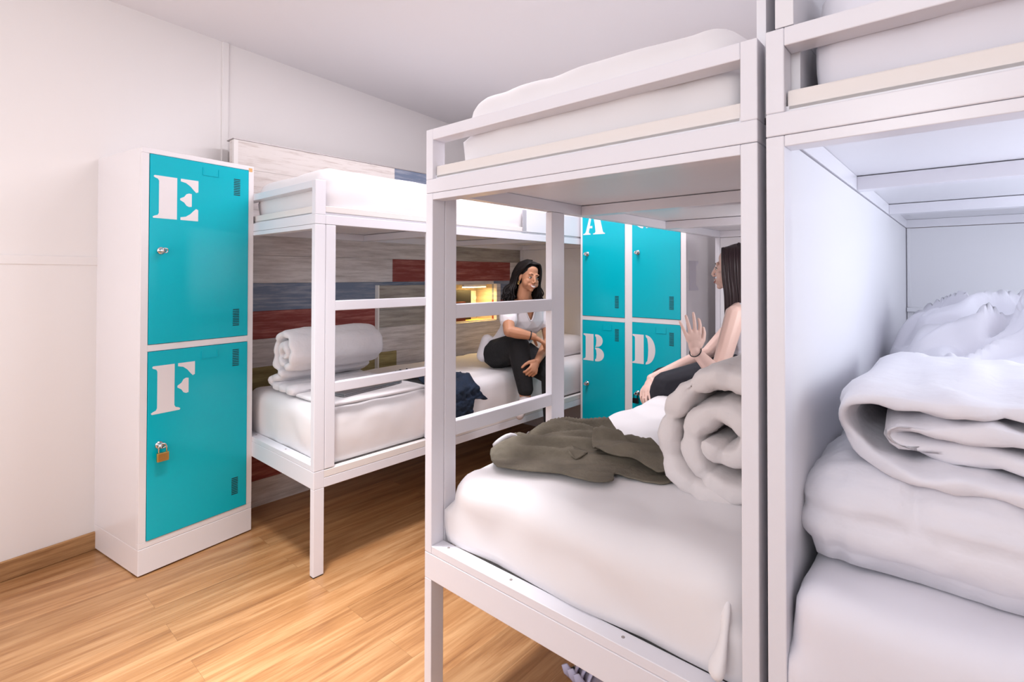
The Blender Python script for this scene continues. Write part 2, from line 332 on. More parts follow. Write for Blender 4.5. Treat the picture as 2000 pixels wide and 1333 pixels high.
GLY = {
 'E': [STEM, ARMT, MIDB, [(x, 1 - y) for x, y in ARMT][::-1]],
 'F': [[(0, .0), (.62, 0), (.64, .03), (.60, .055), (.53, .075), (.50, .12), (.50, 1), (.02, 1), (0, .97), (.03, .945), (.09, .925), (.115, .88), (.115, .12), (.09, .075), (.03, .055), (-.02, .03)], ARMT, MIDB],
 'B': [STEM, [(.58, 1)] + arc(.66, .77, .28, .23, 90, -75, 10) + [(.58, .53), (.62, .60), (.64, .77), (.62, .90), (.58, .93)],
       [(.58, .50)] + arc(.66, .255, .34, .255, 78, -90, 12) + [(.58, 0), (.58, .07), (.63, .11), (.65, .26), (.63, .41), (.58, .47)]],
 'D': [STEM, [(.58, 1)] + arc(.58, .5, .42, .5, 86, -86, 18) + [(.58, 0), (.60, .07), (.66, .12), (.69, .3), (.70, .5), (.69, .7), (.66, .88), (.60, .93)]],
 'A': [[(-.04, 0), (.33, 0), (.34, .03), (.29, .05), (.24, .08), (.28, .25), (.42, .25), (.42, .34), (.30, .34), (.40, .80), (.36, .98), (.10, .12), (.05, .06), (-.03, .04)],
       [(.46, 0), (1.04, 0), (1.05, .035), (.98, .05), (.94, .10), (.70, 1), (.42, 1), (.56, .30), (.58, .10), (.54, .05), (.46, .035)]],
 'C': [arc(.5, .5, .5, .5, 97, 263, 20) + [(.46, .06)] + arc(.5, .5, .20, .42, 258, 102, 12), arc(.54, .5, .46, .5, 84, 30, 8) + arc(.54, .5, .2, .42, 40, 84, 6),
       arc(.54, .5, .46, .5, -84, -30, 8) + arc(.54, .5, .2, .42, -40, -84, 6)],
}
def locker_door(root, x0, x1, z0, z1, ch, lx, lz, lh, lw, lock_z, vents, nm_label):
    d = part('door', root, M['teal'], (x0, x1, -.004, .012, z0, z1), bevel=.0015); d['label'] = nm_label
    bm = bmesh.new()
    for p in GLY[ch]: poly(bm, p, -.0042, x0 + lx, lz, lw, lh)
    link('door_letter', bm, M['white'], d)
    for vz in vents:
        bm = bmesh.new()
        for k in range(10): box(bm, x1 - .072, x1 - .042, -.0048, -.0040, vz - .039 + k * .0083, vz - .039 + k * .0083 + .0042)
        link('vent', bm, M['slot'], d)
    bm = bmesh.new(); lx_ = x0 + .042
    cyl(bm, (lx_, -.004, lock_z), (lx_, -.010, lock_z), .016, .015); cyl(bm, (lx_, -.010, lock_z), (lx_, -.030, lock_z), .010, .009)
    tube(bm, [(lx_ + .004 + .010 * math.cos(a * PI / 7), -.034 - .004 * math.sin(a), lock_z + .010 * math.sin(a * PI / 7)) for a in range(14)], .0028, 6, closed=True)
    link('lock', bm, M['chrome'], d, smooth=True)
    bm = bmesh.new(); hx = x0 + .245 if x1 - x0 > .4 else x0 + .20; hz = z1 - .045      # label clip pressed into the door
    for a in ((hx - .036, hx - .033, hz - .01, hz + .024), (hx + .033, hx + .036, hz - .01, hz + .024), (hx - .036, hx + .036, hz - .012, hz - .009)):
        box(bm, a[0], a[1], -.0068, -.0038, a[2], a[3])
    link('label_clip', bm, M['teal'], d)
    return d
def carcass(root, Wd, D, H, base):
    part('body', root, M['locker'], (0, Wd, .016, D, base, H), (0, Wd, 0, .0155, base, base + .025), (0, Wd, 0, .0155, H - .022, H), bevel=.002)
    part('plinth', root, M['locker'], (0, Wd, -.001, D, .006, base - .001), bevel=.002)
# E / F locker, local x = u, local y = v
LE = thing('locker', 'L', 0, 0, 0, 'tall white locker with two teal doors lettered E and F, standing against the left wall', 'locker')
LW, LD = .480, .456
carcass(LE, LW, LD, 1.80, .115)
part('door_frame', LE, M['locker'], (0, .028, 0, .0155, .14, 1.778), (LW - .026, LW, 0, .0155, .14, 1.778), (.028, LW - .026, 0, .0155, .937, .965), bevel=.001)
locker_door(LE, .030, LW - .028, .967, 1.776, 'E', .012, 1.505, .183, .182, 1.366, (1.685, 1.058), 'teal steel door with a large white stencil E')
locker_door(LE, .030, LW - .028, .142, .935, 'F', .014, .668, .205, .172, .535, (.865, .250), 'teal steel door with a large white stencil F')
part('corner_sticker', LE, M['orange'], (LW - .026, LW - .008, -.0008, .0, 1.772, 1.790), bevel=0)
# padlocks are things of their own
def padlock(fr, u, v, z, body, sh, label, s=1.):
    t = thing('padlock', fr, u, v, z, label, 'padlock')
    part('body', t, body, (-.018 * s, .018 * s, -.007, .007, -.030 * s, 0), bevel=.003)
    bm = bmesh.new(); P = [(-.012 * s, 0, -.002), (-.012 * s, 0, .016 * s)] + [(.012 * s * -math.cos(a), 0, .016 * s + .012 * s * math.sin(a)) for a in (.5, 1.0, 1.57, 2.1, 2.64)] + [(.012 * s, 0, .016 * s), (.012 * s, 0, -.002)]
    tube(bm, P, .003, 8); link('shackle', bm, sh, t, smooth=True); return t
padlock('L', .076, -.030, .507, M['brass'], M['chrome'], 'small brass padlock hanging from the latch of door F', 1.25)
# A-D locker
LK = thing('locker', 'K', 0, -.827, 0, 'white four-door locker lettered A to D at the far end of the aisle', 'locker', rot=PI / 2)
# built with local x running from image left to right: local x = -v, so rotate frame
LK.location = W('K', 0, 0, 0); LK.rotation_euler = (0, 0, rz('K') - PI / 2)
# local x -> -v, local y -> +u
KW, KD = .769, .465
carcass(LK, KW, KD, 1.762, .095)
part('door_frame', LK, M['locker'], (0, .017, 0, .0155, .12, 1.740), (KW - .034, KW, 0, .0155, .12, 1.740), (.351, .405, 0, .0155, .12, 1.740), (.017, .351, 0, .0155, .958, .986), (.405, KW - .034, 0, .0155, .965, .995), bevel=.001)
locker_door(LK, .018, .350, .988, 1.738, 'A', .014, 1.541, .172, .163, 1.410, (1.67, 1.088), 'teal door with a white stencil A, partly hidden')
locker_door(LK, .018, .350, .122, .956, 'B', .009, .684, .181, .167, .528, (.871, .25), 'teal door with a white stencil B')
locker_door(LK, .406, .734, .997, 1.738, 'C', .009, 1.560, .172, .158, 1.409, (1.67, 1.095), 'teal door with a white stencil C, partly hidden')
locker_door(LK, .406, .734, .122, .963, 'D', .003, .705, .184, .160, .519, (.875, .25), 'teal door with a white stencil D')
bm = bmesh.new(); poly(bm, [(0, .0), (.0, .18), (.14, .18), (.14, .165), (.105, .15), (.105, .03), (.14, .015), (.14, 0)])
bmesh.ops.transform(bm, matrix=Matrix.Translation((KW + .0001, .035, 1.172)) @ Matrix.Rotation(PI / 2, 4, 'Z'), verts=bm.verts[:])
link('side_lettering', bm, mat('faded_vinyl', (.70, .67, .74), .5), LK)
t = padlock('K', -.030, -.446, .490, M['darkmetal'], M['darkmetal'], 'black combination padlock hanging from the latch of door D', 1.1)
t.rotation_euler = (0, 0, rz('K') - PI / 2)

# ------------------------------------------------------------------ bunk beds. local x = along the bed away from camera (u), y = across
def bunk(fr, v0, s, Wd, dz, label, L=2.30, ladder=True, st=.562, panels=(), far_floor=False, foot=0.):
    t = thing('bunk_bed', fr, 0, v0, 0, label, 'bunk bed')
    f = M['frame']; Y = lambda a: s * a
    z1, z2, z3 = .44 + dz, 1.478 + dz, 1.664 + dz; pu, pv = .046, .030
    zb = .366 + dz
    for (x, y) in ((0, 0), (0, Wd - pv), (L - pu, 0), (L - pu, Wd - pv)):
        part('leg', t, f, (x, x + pu, Y(y), Y(y + pv), .004, zb), bevel=.002)
        part('post', t, f, (x, x + pu, Y(y), Y(y + pv), z1 + .0008, z2 - .0008), bevel=.002)
        part('foot_pad', t, M['black'], (x + .002, x + pu - .002, Y(y + .002), Y(y + pv - .002), 0, .0045), bevel=0)
    part('end_rail', t, f, (0, pu, 0, Y(Wd), zb, z1), bevel=.002)
    part('end_rail', t, f, (L - pu, L, 0, Y(Wd), zb, z1), bevel=.002)
    for y in (0, Wd - pv):
        part('side_rail', t, f, (pu, L - pu, Y(y), Y(y + pv), zb, zb + .040), bevel=.0015)
        part('side_board', t, M['board'], (pu, L - pu, Y(y), Y(y + pv), zb + .0412, z1 - .002), bevel=.0015)
    part('bed_base', t, M['board'], (pu, L - pu, Y(pv), Y(Wd - pv), z1 - .035, z1 - .012))
    cb = part('crossbar', t, f, (0.0005, pu - .0005, Y(pv), Y(Wd - pv), z1 + .0008, z1 + .023), bevel=.0015)
    part('crossbar', t, f, (0.0005, pu - .0005, Y(pv), Y(Wd - pv), z2 - .020, z2 - .0008), bevel=.0015)
    bm = bmesh.new()
    for k in range(3):
        yy = Y((.075, .315, .640)[k]); bm = bmesh.new(); cyl(bm, (.026, yy, z1 + .0225), (.026, yy, z1 + .0238), .004, n=10)
        link('bolt_hole', bm, M['bolt'], cb)
    # upper tray
    part('upper_end_beam', t, f, (0, pu, 0, Y(Wd), z2, z2 + .040), bevel=.002)
    part('upper_end_beam', t, f, (L - pu, L, 0, Y(Wd), z2, z2 + .040), bevel=.002)
    for y in (0, Wd - pv): part('upper_side_beam', t, f, (pu, L - pu, Y(y), Y(y + pv), z2, z2 + .040), bevel=.0015)
    for x in (.753, 1.506): part('cross_beam', t, f, (x, x + .05, Y(pv), Y(Wd - pv), z2, z2 + .038), bevel=.0015)
    part('upper_bed_base', t, M['panel'], (.012, L - .012, Y(.012), Y(Wd - .012), z2 + .0405, z2 + .052), bevel=.001)
    part('guard_rail', t, f, (0, pu, 0, Y(pv), z2 + .040, z3), (0, pu, Y(Wd - pv), Y(Wd), z2 + .040, z3), (0, pu, Y(pv), Y(Wd - pv), z3 - .032, z3), bevel=.002)
    part('end_board', t, M['board'], (.012, .030, Y(pv + .002), Y(Wd - pv - .002), z2 + .0425, z2 + .079), bevel=.003)
    part('side_board', t, M['board'], (pu + .002, L - pu, Y(.006), Y(.022), z2 + .0525, z2 + .079), bevel=.002)
    part('side_guard', t, f, (1.31, L - .003, Y(0.0), Y(.0055), z2 + .0525, z3), (1.31, 1.345, Y(0), Y(.0055), z2 + .05, z3), bevel=.0015)
    if ladder:
        ld = part('ladder', t, f, (pu + .0015, pu + .047, 0, Y(pv), z1 + .001, z2 - .001), (st, st + .078, 0, Y(pv), z1 + .001, z2 - .001), bevel=.003)
        for z in (1.110, .759):
            part('rung', ld, f, (pu + .045, st + .002, Y(.001), Y(pv - .001), z + dz - .001, z + dz + .042), bevel=.003)
    for a in panels: part(a[0], t, M['panel'], a[1:], bevel=.001)
    return t
bunk('A', 0, 1, .885, 0, 'white bunk bed against the plank panelling, woman sitting on its lower bunk', L=2.32, st=.592,
     panels=(('end_panel', 2.276, 2.296, .031, .852, .0, 1.476), ('end_panel', 2.276, 2.296, .031, .852, 1.53, 1.62)))
bunk('B', 0, -1, .927, .022, 'white bunk bed in the middle foreground with ladder on its left side', L=2.305,
     panels=(('side_panel', .047, 2.25, -.909, -.9265, .50, 1.497), ('partition', .047, 2.25, -.912, -.929, 1.552, 2.42), ('end_panel', 2.262, 2.28, -.031, -.895, .47, 1.497)))
bunk('B', -.941, -1, .93, .026, 'white bunk bed at the right edge with piled duvets and solid side panel', L=2.305, ladder=False,
     panels=(('side_panel', .0465, 2.255, -.016, -.0265, .47, 1.501), ('partition', .001, 2.25, -.0155, -.045, 1.6915, 2.42), ('partition_foot', .047, 2.25, -.0155, -.045, 1.557, 1.691),
             ('end_panel', 2.262, 2.28, -.031, -.90, .47, 1.501), ('end_ledge', 2.225, 2.2615, -.031, -.90, 1.085, 1.105), ('end_frame', 2.250, 2.2615, -.031, -.055, .50, 1.0845),
             ('end_frame', 2.250, 2.2615, -.055, -.90, 1.04, 1.0845), ('end_frame', 2.250, 2.2615, -.031, -.045, 1.106, 1.501), ('end_inset', 2.256, 2.2615, -.075, -.85, .50, 1.025)))

# ------------------------------------------------------------------ soft goods
def soft_box(name, fr, u0, u1, v0, v1, z0, z1, m, r=.06, res=.022, wr=.006, ws=7., bulge=.01, seed=0., parent=None, label=None, cat=None, group=None, stretch=(1, 1, 1), wr2=0., ws2=20., sag=None, rb=.022, quilt=0.):
    lx, ly, lz = u1 - u0, abs(v1 - v0), z1 - z0; vc = (v0 + v1) / 2; uc = (u0 + u1) / 2
    bm = bmesh.new(); nx, ny, nzz = max(2, int(lx / res)), max(2, int(ly / res)), max(2, int(lz / res))
    vs = {}
    def V(i, j, k):
        if (i, j, k) in vs: return vs[(i, j, k)]
        f = lambda t: t
        p = Vector((-lx / 2 + lx * i / nx, -ly / 2 + ly * j / ny, -lz / 2 + lz * k / nzz))
        rr = min(r, lx / 2, ly / 2, lz / 2)
        if p.z < 0 and rb: rr = min(rr, rb)
        q = Vector((max(-lx / 2 + rr, min(lx / 2 - rr, p.x)), max(-ly / 2 + rr, min(ly / 2 - rr, p.y)), max(-lz / 2 + rr, min(lz / 2 - rr, p.z))))
        d = p - q
        n_ = d.normalized() if d.length > 1e-6 else Vector((0, 0, 1))
        if d.length > 1e-6: p = q + n_ * rr
        wp = (p.x * stretch[0], p.y * stretch[1], p.z * stretch[2])
        a = nz(wp, ws, seed) * wr + nz(wp, ws * 2.3, seed + 5) * wr * .5
        if wr2: a += (abs(nz(wp, ws2, seed + 9)) - .2) * wr2
        bl = bulge * (1 - (2 * k / nzz - 1) ** 2)
        p = p + n_ * a + Vector((n_.x, n_.y, 0)) * bl
        if quilt:
            gg = lambda d: math.exp(-(d / .011) ** 2)
            sd = 1 - min(1, abs(n_.z) * 1.3)
            m_ = gg(p.z - .006 * math.sin(p.y * 9)) * sd + gg(((p.y + .11 * (1 if p.z > 0 else 0) + .30) % .27) - .135) * (1 if p.x < 0 or n_.z > .3 else .6) + gg(((p.x + .5) % .3) - .15) * (.7 if n_.z > .3 else 0)
            p -= n_ * quilt * min(1, m_)
        if sag: p.z += sag(p.x / lx * 2, p.y / ly * 2)
        if k == 0 or p.z < -lz / 2: p.z = -lz / 2
        vs[(i, j, k)] = bm.verts.new(p); return vs[(i, j, k)]
    for i in range(nx):
        for j in range(ny):
            for k in (0, nzz): bm.faces.new((V(i, j, k), V(i + 1, j, k), V(i + 1, j + 1, k), V(i, j + 1, k)))
    for i in range(nx):
        for k in range(nzz):
            for j in (0, ny): bm.faces.new((V(i, j, k), V(i + 1, j, k), V(i + 1, j, k + 1), V(i, j, k + 1)))
    for j in range(ny):
        for k in range(nzz):
            for i in (0, nx): bm.faces.new((V(i, j, k), V(i, j + 1, k), V(i, j + 1, k + 1), V(i, j, k + 1)))
    bmesh.ops.translate(bm, verts=bm.verts[:], vec=(0, 0, lz / 2))
    o = link(name, bm, m, smooth=True, loc=(uc, vc, z0), fr=fr)
    return props(o, label, cat, group)
ZA, ZB = .676, .690
soft_box('mattress', 'A', .05, 2.25, .035, .80, .4415, ZA, M['sheet'], r=.045, wr=.006, ws=5, label='white sheeted mattress on the lower bunk of the bed against the planks', cat='mattress', seed=1, wr2=.006, ws2=6)
soft_box('mattress', 'A', .055, 2.25, .030, .70, 1.531, 1.735, M['sheet'], r=.055, wr=.006, ws=5, label='white sheeted mattress on the upper bunk of the bed against the planks', cat='mattress', seed=2, wr2=.006, ws2=6)
soft_box('mattress', 'B', .047, 2.24, -.890, -.042, .487, ZB, M['sheet'], r=.070, wr=.009, ws=4, label='white sheeted mattress on the lower bunk under the olive jacket', cat='mattress', seed=3, wr2=.018, ws2=5, bulge=.004, rb=.004)
mB = [o for o in COL.objects if o.name.startswith('mattress')][-1]
bm = bmesh.new(); K0 = Vector((-(.047 + 2.24) / 2, .466, 0))
tube(bm, catmull([K0 + Vector(p) for p in ((.085, -.842, .175), (.052, -.850, .125), (.034, -.852, .085), (.026, -.846, .045), (.020, -.838, .016))], 5), [.003, .006, .009, .012, .014, .014, .013, .012, .011, .011, .012, .013, .015, .017, .019, .021, .023, .024, .022, .018, .010], 12, flat=.6)
link('sheet_knot', bm, M['sheet'], mB, smooth=True)
soft_box('mattress', 'B', .055, 2.24, -.880, -.095, 1.5535, 1.785, M['sheet'], r=.085, wr=.008, ws=4, label='white sheeted mattress on the upper bunk of the middle bed', cat='mattress', seed=4, wr2=.012, ws2=6, bulge=.006)
soft_box('mattress', 'B', -.0, 2.20, -1.85, -.971, .491, .745, M['sheetc'], r=.05, wr=.010, ws=4, label='lilac-white sheeted mattress under the folded duvets at the right edge', cat='mattress', seed=5, wr2=.016, ws2=5, bulge=.004)
soft_box('mattress', 'B', .058, 2.24, -1.83, -1.015, 1.558, 1.80, M['sheetc'], r=.06, wr=.008, ws=4, label='white sheeted mattress on the upper bunk at the top right corner', cat='mattress', seed=6, wr2=.012, ws2=6)

def sweep(name, fr, origin, path, L, h, m, label, cat, seg=.15, seed=0., group=None, ax_seam=.22, wr=.006, n_s=44, step=.012, pinch=.5, rag=.0, zwave=0., tip=False):
    """a quilted slab of thickness h swept along a cross-section path (v,z) and extending L along u"""
    P = catmull([(0, a, b) for a, b in path], 14)
    D = [0]
    for i in range(1, len(P)): D.append(D[-1] + (P[i] - P[i - 1]).length)
    tot = D[-1]; n = max(8, int(tot / step)); pts = []; j = 0
    for i in range(n + 1):
        t = tot * i / n
        while j < len(P) - 2 and D[j + 1] < t: j += 1
        f = (t - D[j]) / max(1e-9, D[j + 1] - D[j]); pts.append(P[j].lerp(P[j + 1], min(1, f)))
    for _ in range(3): pts = [pts[0]] + [(pts[i - 1] + pts[i] * 2 + pts[i + 1]) / 4 for i in range(1, n)] + [pts[-1]]
    bm = bmesh.new(); rings = []
    for i, p in enumerate(pts):
        d = (pts[min(i + 1, n)] - pts[max(i - 1, 0)]).normalized(); nr = Vector((0, -d.z, d.y))
        t = tot * i / n; e = min(t, tot - t)
        endf = math.sqrt(max(0.02, 1 - (1 - min(1, e / (h * .6))) ** 2))
        q = abs(math.sin(PI * t / seg)) ** .45; th = h * endf * (min(1, .84 + (tot - t) / .5) if tip else 1) * (1 - pinch * .55 * (1 - q))
        ring = []
        for k in range(n_s):
            a = 2 * PI * k / n_s; c, s_ = math.cos(a), math.sin(a)
            x = L / 2 * math.copysign(abs(c) ** .32, c); y = th / 2 * math.copysign(abs(s_) ** .62, s_)
            y *= 1 + pinch * (.07 * nz((t * 1.0, 0, 0), 30, seed + 30) + .14 * nz((t, x * .25, 0), 85, seed + 31))
            qx = abs(math.sin(PI * (x + L / 2) / ax_seam)) ** .4 if ax_seam and abs(x) < L / 2 - .05 else 1
            y *= 1 - .30 * pinch * (1 - qx)
            endx = -math.copysign(.016 * (1 - q) * (abs(c) ** 3), c)
            w = Vector((x + endx, p.y, p.z)) + nr * y
            wv = nz((w.x, w.y, w.z), 9, seed) * wr + nz((w.x * .6, w.y, w.z), 24, seed + 3) * wr * .7
            w += nr * wv * (1 if y >= 0 else -1) + Vector((math.copysign(1, c) * (nz((p.y, p.z, t), 7, seed + 8) * rag + wv) * abs(c) ** 4, 0, 0))
            if zwave: w.z += zwave * nz((p.y, 0, 0), 5.5, seed + 20) * max(0, min(1, .5 - x / L)) * (1.0 if p.z > .01 else .6)
            ring.append(bm.verts.new(w))
        rings.append(ring)
    for i in range(n):
        A, B = rings[i], rings[i + 1]
        for k in range(n_s): bm.faces.new((A[k], A[(k + 1) % n_s], B[(k + 1) % n_s], B[k]))
    bm.faces.new(rings[0][::-1]); bm.faces.new(rings[-1])
    o = link(name, bm, m, smooth=True, loc=origin, fr=fr); return props(o, label, cat, group)
def spiral(R, pitch, a0, turns, zc, flat=None, sgn=1, n=44, tail=None, squash=1., drift=0.):
    P = []
    if tail: P += tail
    for i in range(n + 1):
        a = a0 + 360 * turns * i / n; r = max(R - pitch * turns * i / n, pitch * .46)
        if R - pitch * turns * i / n < pitch * .15: break
        y, z = math.cos(math.radians(a)) * r * sgn, math.sin(math.radians(a)) * r * squash
        if flat is not None and z < -flat: z = -flat + (z + flat) * .15
        P.append((y + drift * i / n, zc + z))
    return P
# greige duvet rolled on the middle bed (axis along u)
sweep('rolled_duvet', 'B', (.560, -.775, ZB - .014), spiral(.202, .084, -88, 2.25, .165, flat=.127, drift=.040), .46, .076, M['greige'], 'greige duvet rolled into a spiral on the middle lower bunk', 'duvet', seg=.105, seed=3, tip=True, wr=.010, ax_seam=.3, pinch=.8)
# white duvet rolled on the left bed
sweep('rolled_duvet', 'A', (.325, .465, ZA), spiral(.118, .052, -75, 1.9, .205, flat=.11, tail=[(-.10, .030), (.02, .030), (.12, .034), (.15, .055)]), .50, .050, M['duvet'],
      'white duvet rolled up at the wall end of the left lower bunk', 'duvet', seg=.075, seed=9, wr=.007, ax_seam=0, pinch=.7)
# folded duvets at the right
zc = .747
soft_box('folded_duvet', 'B', .105, .78, -1.84, -.9705, zc, zc + .172, M['duvetc'], r=.078, rb=.06, res=.011, wr=.010, ws=6, bulge=.012, quilt=.011, wr2=.010, ws2=16, seed=21,
      label='white quilted duvet folded flat under the other duvet on the right bed', cat='duvet')
sweep('folded_duvet', 'B', (.455, -1.44, zc + .160),
      [(-.22, .056), (.02, .056), (.25, .060), (.325, .066), (.345, .078), (.325, .094), (.24, .098), (.0, .094), (-.2, .092), (-.38, .088), (-.40, .05), (-.36, .018), (-.1, .018), (.18, .018), (.34, .022), (.405, .050), (.410, .100), (.36, .134), (.15, .136), (-.1, .128), (-.38, .118)],
      .62, .036, M['duvetc'], 'white puffy duvet folded over on top of the flat duvet on the right bed', 'duvet', seg=.31, seed=33, wr=.014, ax_seam=0, pinch=.4, rag=.05, zwave=.022)
# crumpled cover behind them
def crumple(name, fr, u, v, z, a, b, h, m, label, cat, seed):
    bm = bmesh.new(); N1, N2 = 110, 130; vs = []
    for i in range(N1 + 1):
        row = []
        for j in range(N2 + 1):
            x = -1 + 2 * i / N1; y = -1 + 2 * j / N2
            r = max(abs(x) ** 3 + abs(y) ** 3, 1e-9) ** (1 / 3)
            e = max(0, 1 - r ** 5)
            p = (x * a, y * b, 0)
            w = Vector((p[0], p[1], 0)); w2 = w + Vector((nz(p, 4, seed), nz(p, 4, seed + 7), 0)) * .16
            f1 = math.exp(-(nz((w2.x, w2.y, 0), 4.2, seed + 2) / .17) ** 2); f2 = math.exp(-(nz((w2.x * 1.2, w2.y, 0), 8, seed + 4) / .20) ** 2)
            f3 = nz((w2.x, w2.y, 0), 26, seed + 6)
            z_ = h * (e ** .5) * (.62 + .28 * nz(p, 2.4, seed + 1) +   .22 * f1 + .11 * f2 + .02 * f3)
            row.append(bm.verts.new((p[0] + .03 * nz(p, 9, seed + 11), p[1] + .03 * nz(p, 9, seed + 12), max(z_, .0) + .0)))
        vs.append(row)
    for i in range(N1):
        for j in range(N2): bm.faces.new((vs[i][j], vs[i + 1][j], vs[i + 1][j + 1], vs[i][j + 1]))
    bott = [vs[0][j] for j in range(N2 + 1)] + [vs[i][N2] for i in range(1, N1 + 1)] + [vs[N1][j] for j in range(N2 - 1, -1, -1)] + [vs[i][0] for i in range(N1 - 1, 0, -1)]
    bm.faces.new(bott[::-1])
    o = link(name, bm, m, smooth=True, loc=(u, v, z), fr=fr); return props(o, label, cat)
crumple('crumpled_cover', 'B', 1.33, -1.415, .742, .56, .445, .50, M['sheetc'], 'crumpled lilac-white bed cover heaped behind the folded duvets on the right bed', 'bed cover', 4.)
# pillow at the far end of the left bed, pillow on the top right bunk
soft_box('pillow', 'A', 1.80, 2.22, .16, .70, ZA + .002, ZA + .135, M['sheet'], r=.06, wr=.012, ws=6, bulge=.02, label='white pillow at the far end of the left lower bunk', cat='pillow', seed=31)
soft_box('pillow', 'B', 1.2, 1.7, -1.72, -1.06, 1.805, 2.02, mat('grey_pillow', (.55, .52, .55), .9), r=.09, wr=.014, ws=6, bulge=.02, label='grey-white pillow on the upper right bunk, just cut by the top edge', cat='pillow', seed=32)  # the top pillow is one even grey
# folded sheet + laptop
soft_box('folded_sheet', 'A', .10, .64, .065, .385, ZA + .004, ZA + .020, M['sheet'], r=.008, res=.013, wr=.002, ws=9, bulge=.002, label='folded white sheet lying under the laptop on the left lower bunk', cat='sheet', seed=41)
lap = thing('laptop', 'A', .370, .262, ZA + .0225, 'closed grey aluminium laptop on the folded sheet', 'laptop', rot=.20)
part('base', lap, M['alu'], (-.188, .188, -.107, .107, 0, .008), bevel=.003)
part('lid', lap, M['alu'], (-.188, .188, -.107, .107, .0085, .0145), bevel=.003)
bm = bmesh.new()
apple = arc(0, 0, .016, .017, 100, 440, 26); apple = [(x * (1 - .12 * math.exp(-((y + .0) / .01) ** 2 * (1 if x > .010 else 0))), y) for x, y in apple]
vs = [bm.verts.new((x, y, .0148)) for x, y in apple]; bm.faces.new(vs)
vs = [bm.verts.new((.003 + .007 * math.cos(t_) * .5 + .003, .022 + .007 * math.sin(t_), .0148)) for t_ in [k * PI / 5 for k in range(10)]]; bm.faces.new(vs)
link('lid_emblem', bm, M['white'], lap)

# draped garments: outline -> triangulated cloth following a height function
def inside(p, poly_):
    c = False; n = len(poly_)
    for i in range(n):
        x0, y0 = poly_[i]; x1, y1 = poly_[i - 1]
        if (y0 > p[1]) != (y1 > p[1]) and p[0] < (x1 - x0) * (p[1] - y0) / (y1 - y0) + x0: c = not c
    return c
def cloth(name, fr, org, outline, hfn, m, parent=None, res=.009, thick=.004, loc=True, smooth_out=9):
    O = [Vector((a, b, 0)) for a, b in outline]; O2 = catmull(O + [O[0]], smooth_out)[:-1]
    pts = [Vector((p.x, p.y)) for p in O2]; pl = [(p.x, p.y) for p in O2]; n = len(pts)
    xs = [p[0] for p in pl]; ys = [p[1] for p in pl]
    x = min(xs)
    r = 0
    while x < max(xs):
        y = min(ys) + (res / 2 if r % 2 else 0)
        while y < max(ys):
            if inside((x, y), pl): pts.append(Vector((x, y)))
            y += res
        x += res * .87; r += 1
    V_, E_, F_, *_ = delaunay_2d_cdt(pts, [(i, (i + 1) % n) for i in range(n)], [], 1, 1e-5)
    bm = bmesh.new(); vv = []
    for p in V_:
        q = hfn(p.x, p.y); vv.append(bm.verts.new(q))
    for f in F_:
        try: bm.faces.new([vv[i] for i in f])
        except ValueError: pass
    o = link(name, bm, m, parent, smooth=True, loc=org if loc else None, fr=fr if loc else None)
    s = o.modifiers.new('thickness', 'SOLIDIFY'); s.thickness = thick; s.offset = 0
    return o
def olive_h(x, y):       # on the middle lower mattress; local coords = B frame (u, v)
    al = x * .62 - y * .78; ac = x * .78 + y * .62                       # along / across the garment
    k = max(0, min(1, (ac - .02) / .22))                                  # smooth panel in front, heaped folds behind
    f = 1 - abs(nz((al * 2.2, ac * 11, 0), 1, 3.)) * 2.6; g = 1 - abs(nz((al * 5, ac * 26, 0), 1, 8.)) * 2.2
    z = ZB + .010 + max(0, f) * (.009 + .040 * k) + max(0, g) * (.003 + .014 * k) + .006 * nz((x, y, 0), 9, 2)
    if y > -.085: z -= min(.20, (y + .085) * .55 + (y + .085) ** 2 * 4)
    if x < .12: z -= (.12 - x) ** 2 * 7
    return Vector((x, y if y < -.045 else -.045 + (y + .045) * .55, z))
jk = cloth('jacket', 'B', (0, 0, 0), [(.135, -.16), (.20, -.07), (.32, -.015), (.44, -.02), (.52, -.10), (.60, -.20), (.60, -.30), (.58, -.40), (.57, -.50), (.55, -.575), (.43, -.60), (.34, -.58), (.32, -.50), (.31, -.45), (.26, -.47), (.215, -.42), (.20, -.33), (.16, -.25)], olive_h, M['olive'], res=.006)
props(jk, 'olive cotton jacket spread across the middle lower bunk', 'jacket')
def olive_sleeve(x, y): 
    p = olive_h(x, y); p.z += .016 + .02 * math.exp(-((x - .44 - .1 * (y + .4)) / .06) ** 2) * (1 + .5 * nz((x, y, 0), 18, 4)); return p
cloth('sleeve', None, None, [(.52, -.28), (.50, -.36), (.53, -.50), (.50, -.56), (.42, -.585), (.36, -.56), (.385, -.47), (.37, -.37), (.42, -.30)], olive_sleeve, M['olive'], parent=jk, loc=False, res=.006)
def olive_flap(x, y): p = olive_h(x, y); p.z += .0045; return p
cloth('pocket_flap', None, None, [(.345, -.235), (.390, -.245), (.360, -.325), (.315, -.312)], olive_flap, M['olive'], parent=jk, res=.006, thick=.004, loc=False, smooth_out=1)
bm = bmesh.new(); tube(bm, catmull([olive_h(a, b) + Vector((0, 0, .010)) for a, b in ((.43, -.03), (.37, -.02), (.30, -.03), (.24, -.05), (.28, -.08), (.36, -.07))], 5), .008, 8); link('lining_edge', bm, mat('pale_lining_white', (.72, .70, .74), .8), jk, smooth=True)
def navy_h(x, y):        # local = A frame
    f = 1 - abs(nz((x, y, 0), 9, 5.)) * 2; g = 1 - abs(nz((x, y * 1.6, 0), 22, 6.)) * 2
    z = ZA + .012 + max(0, .022 * f + .012 * g)
    yy = y
    if y < .045: 
        d = .045 - y; z = ZA + .008 - d * .98 + max(0, .008 * g); yy = .045 - min(d, .028) - .030 - .010 * g
        if d < .03: yy = .045 - d - .02
    return Vector((x, yy, z))
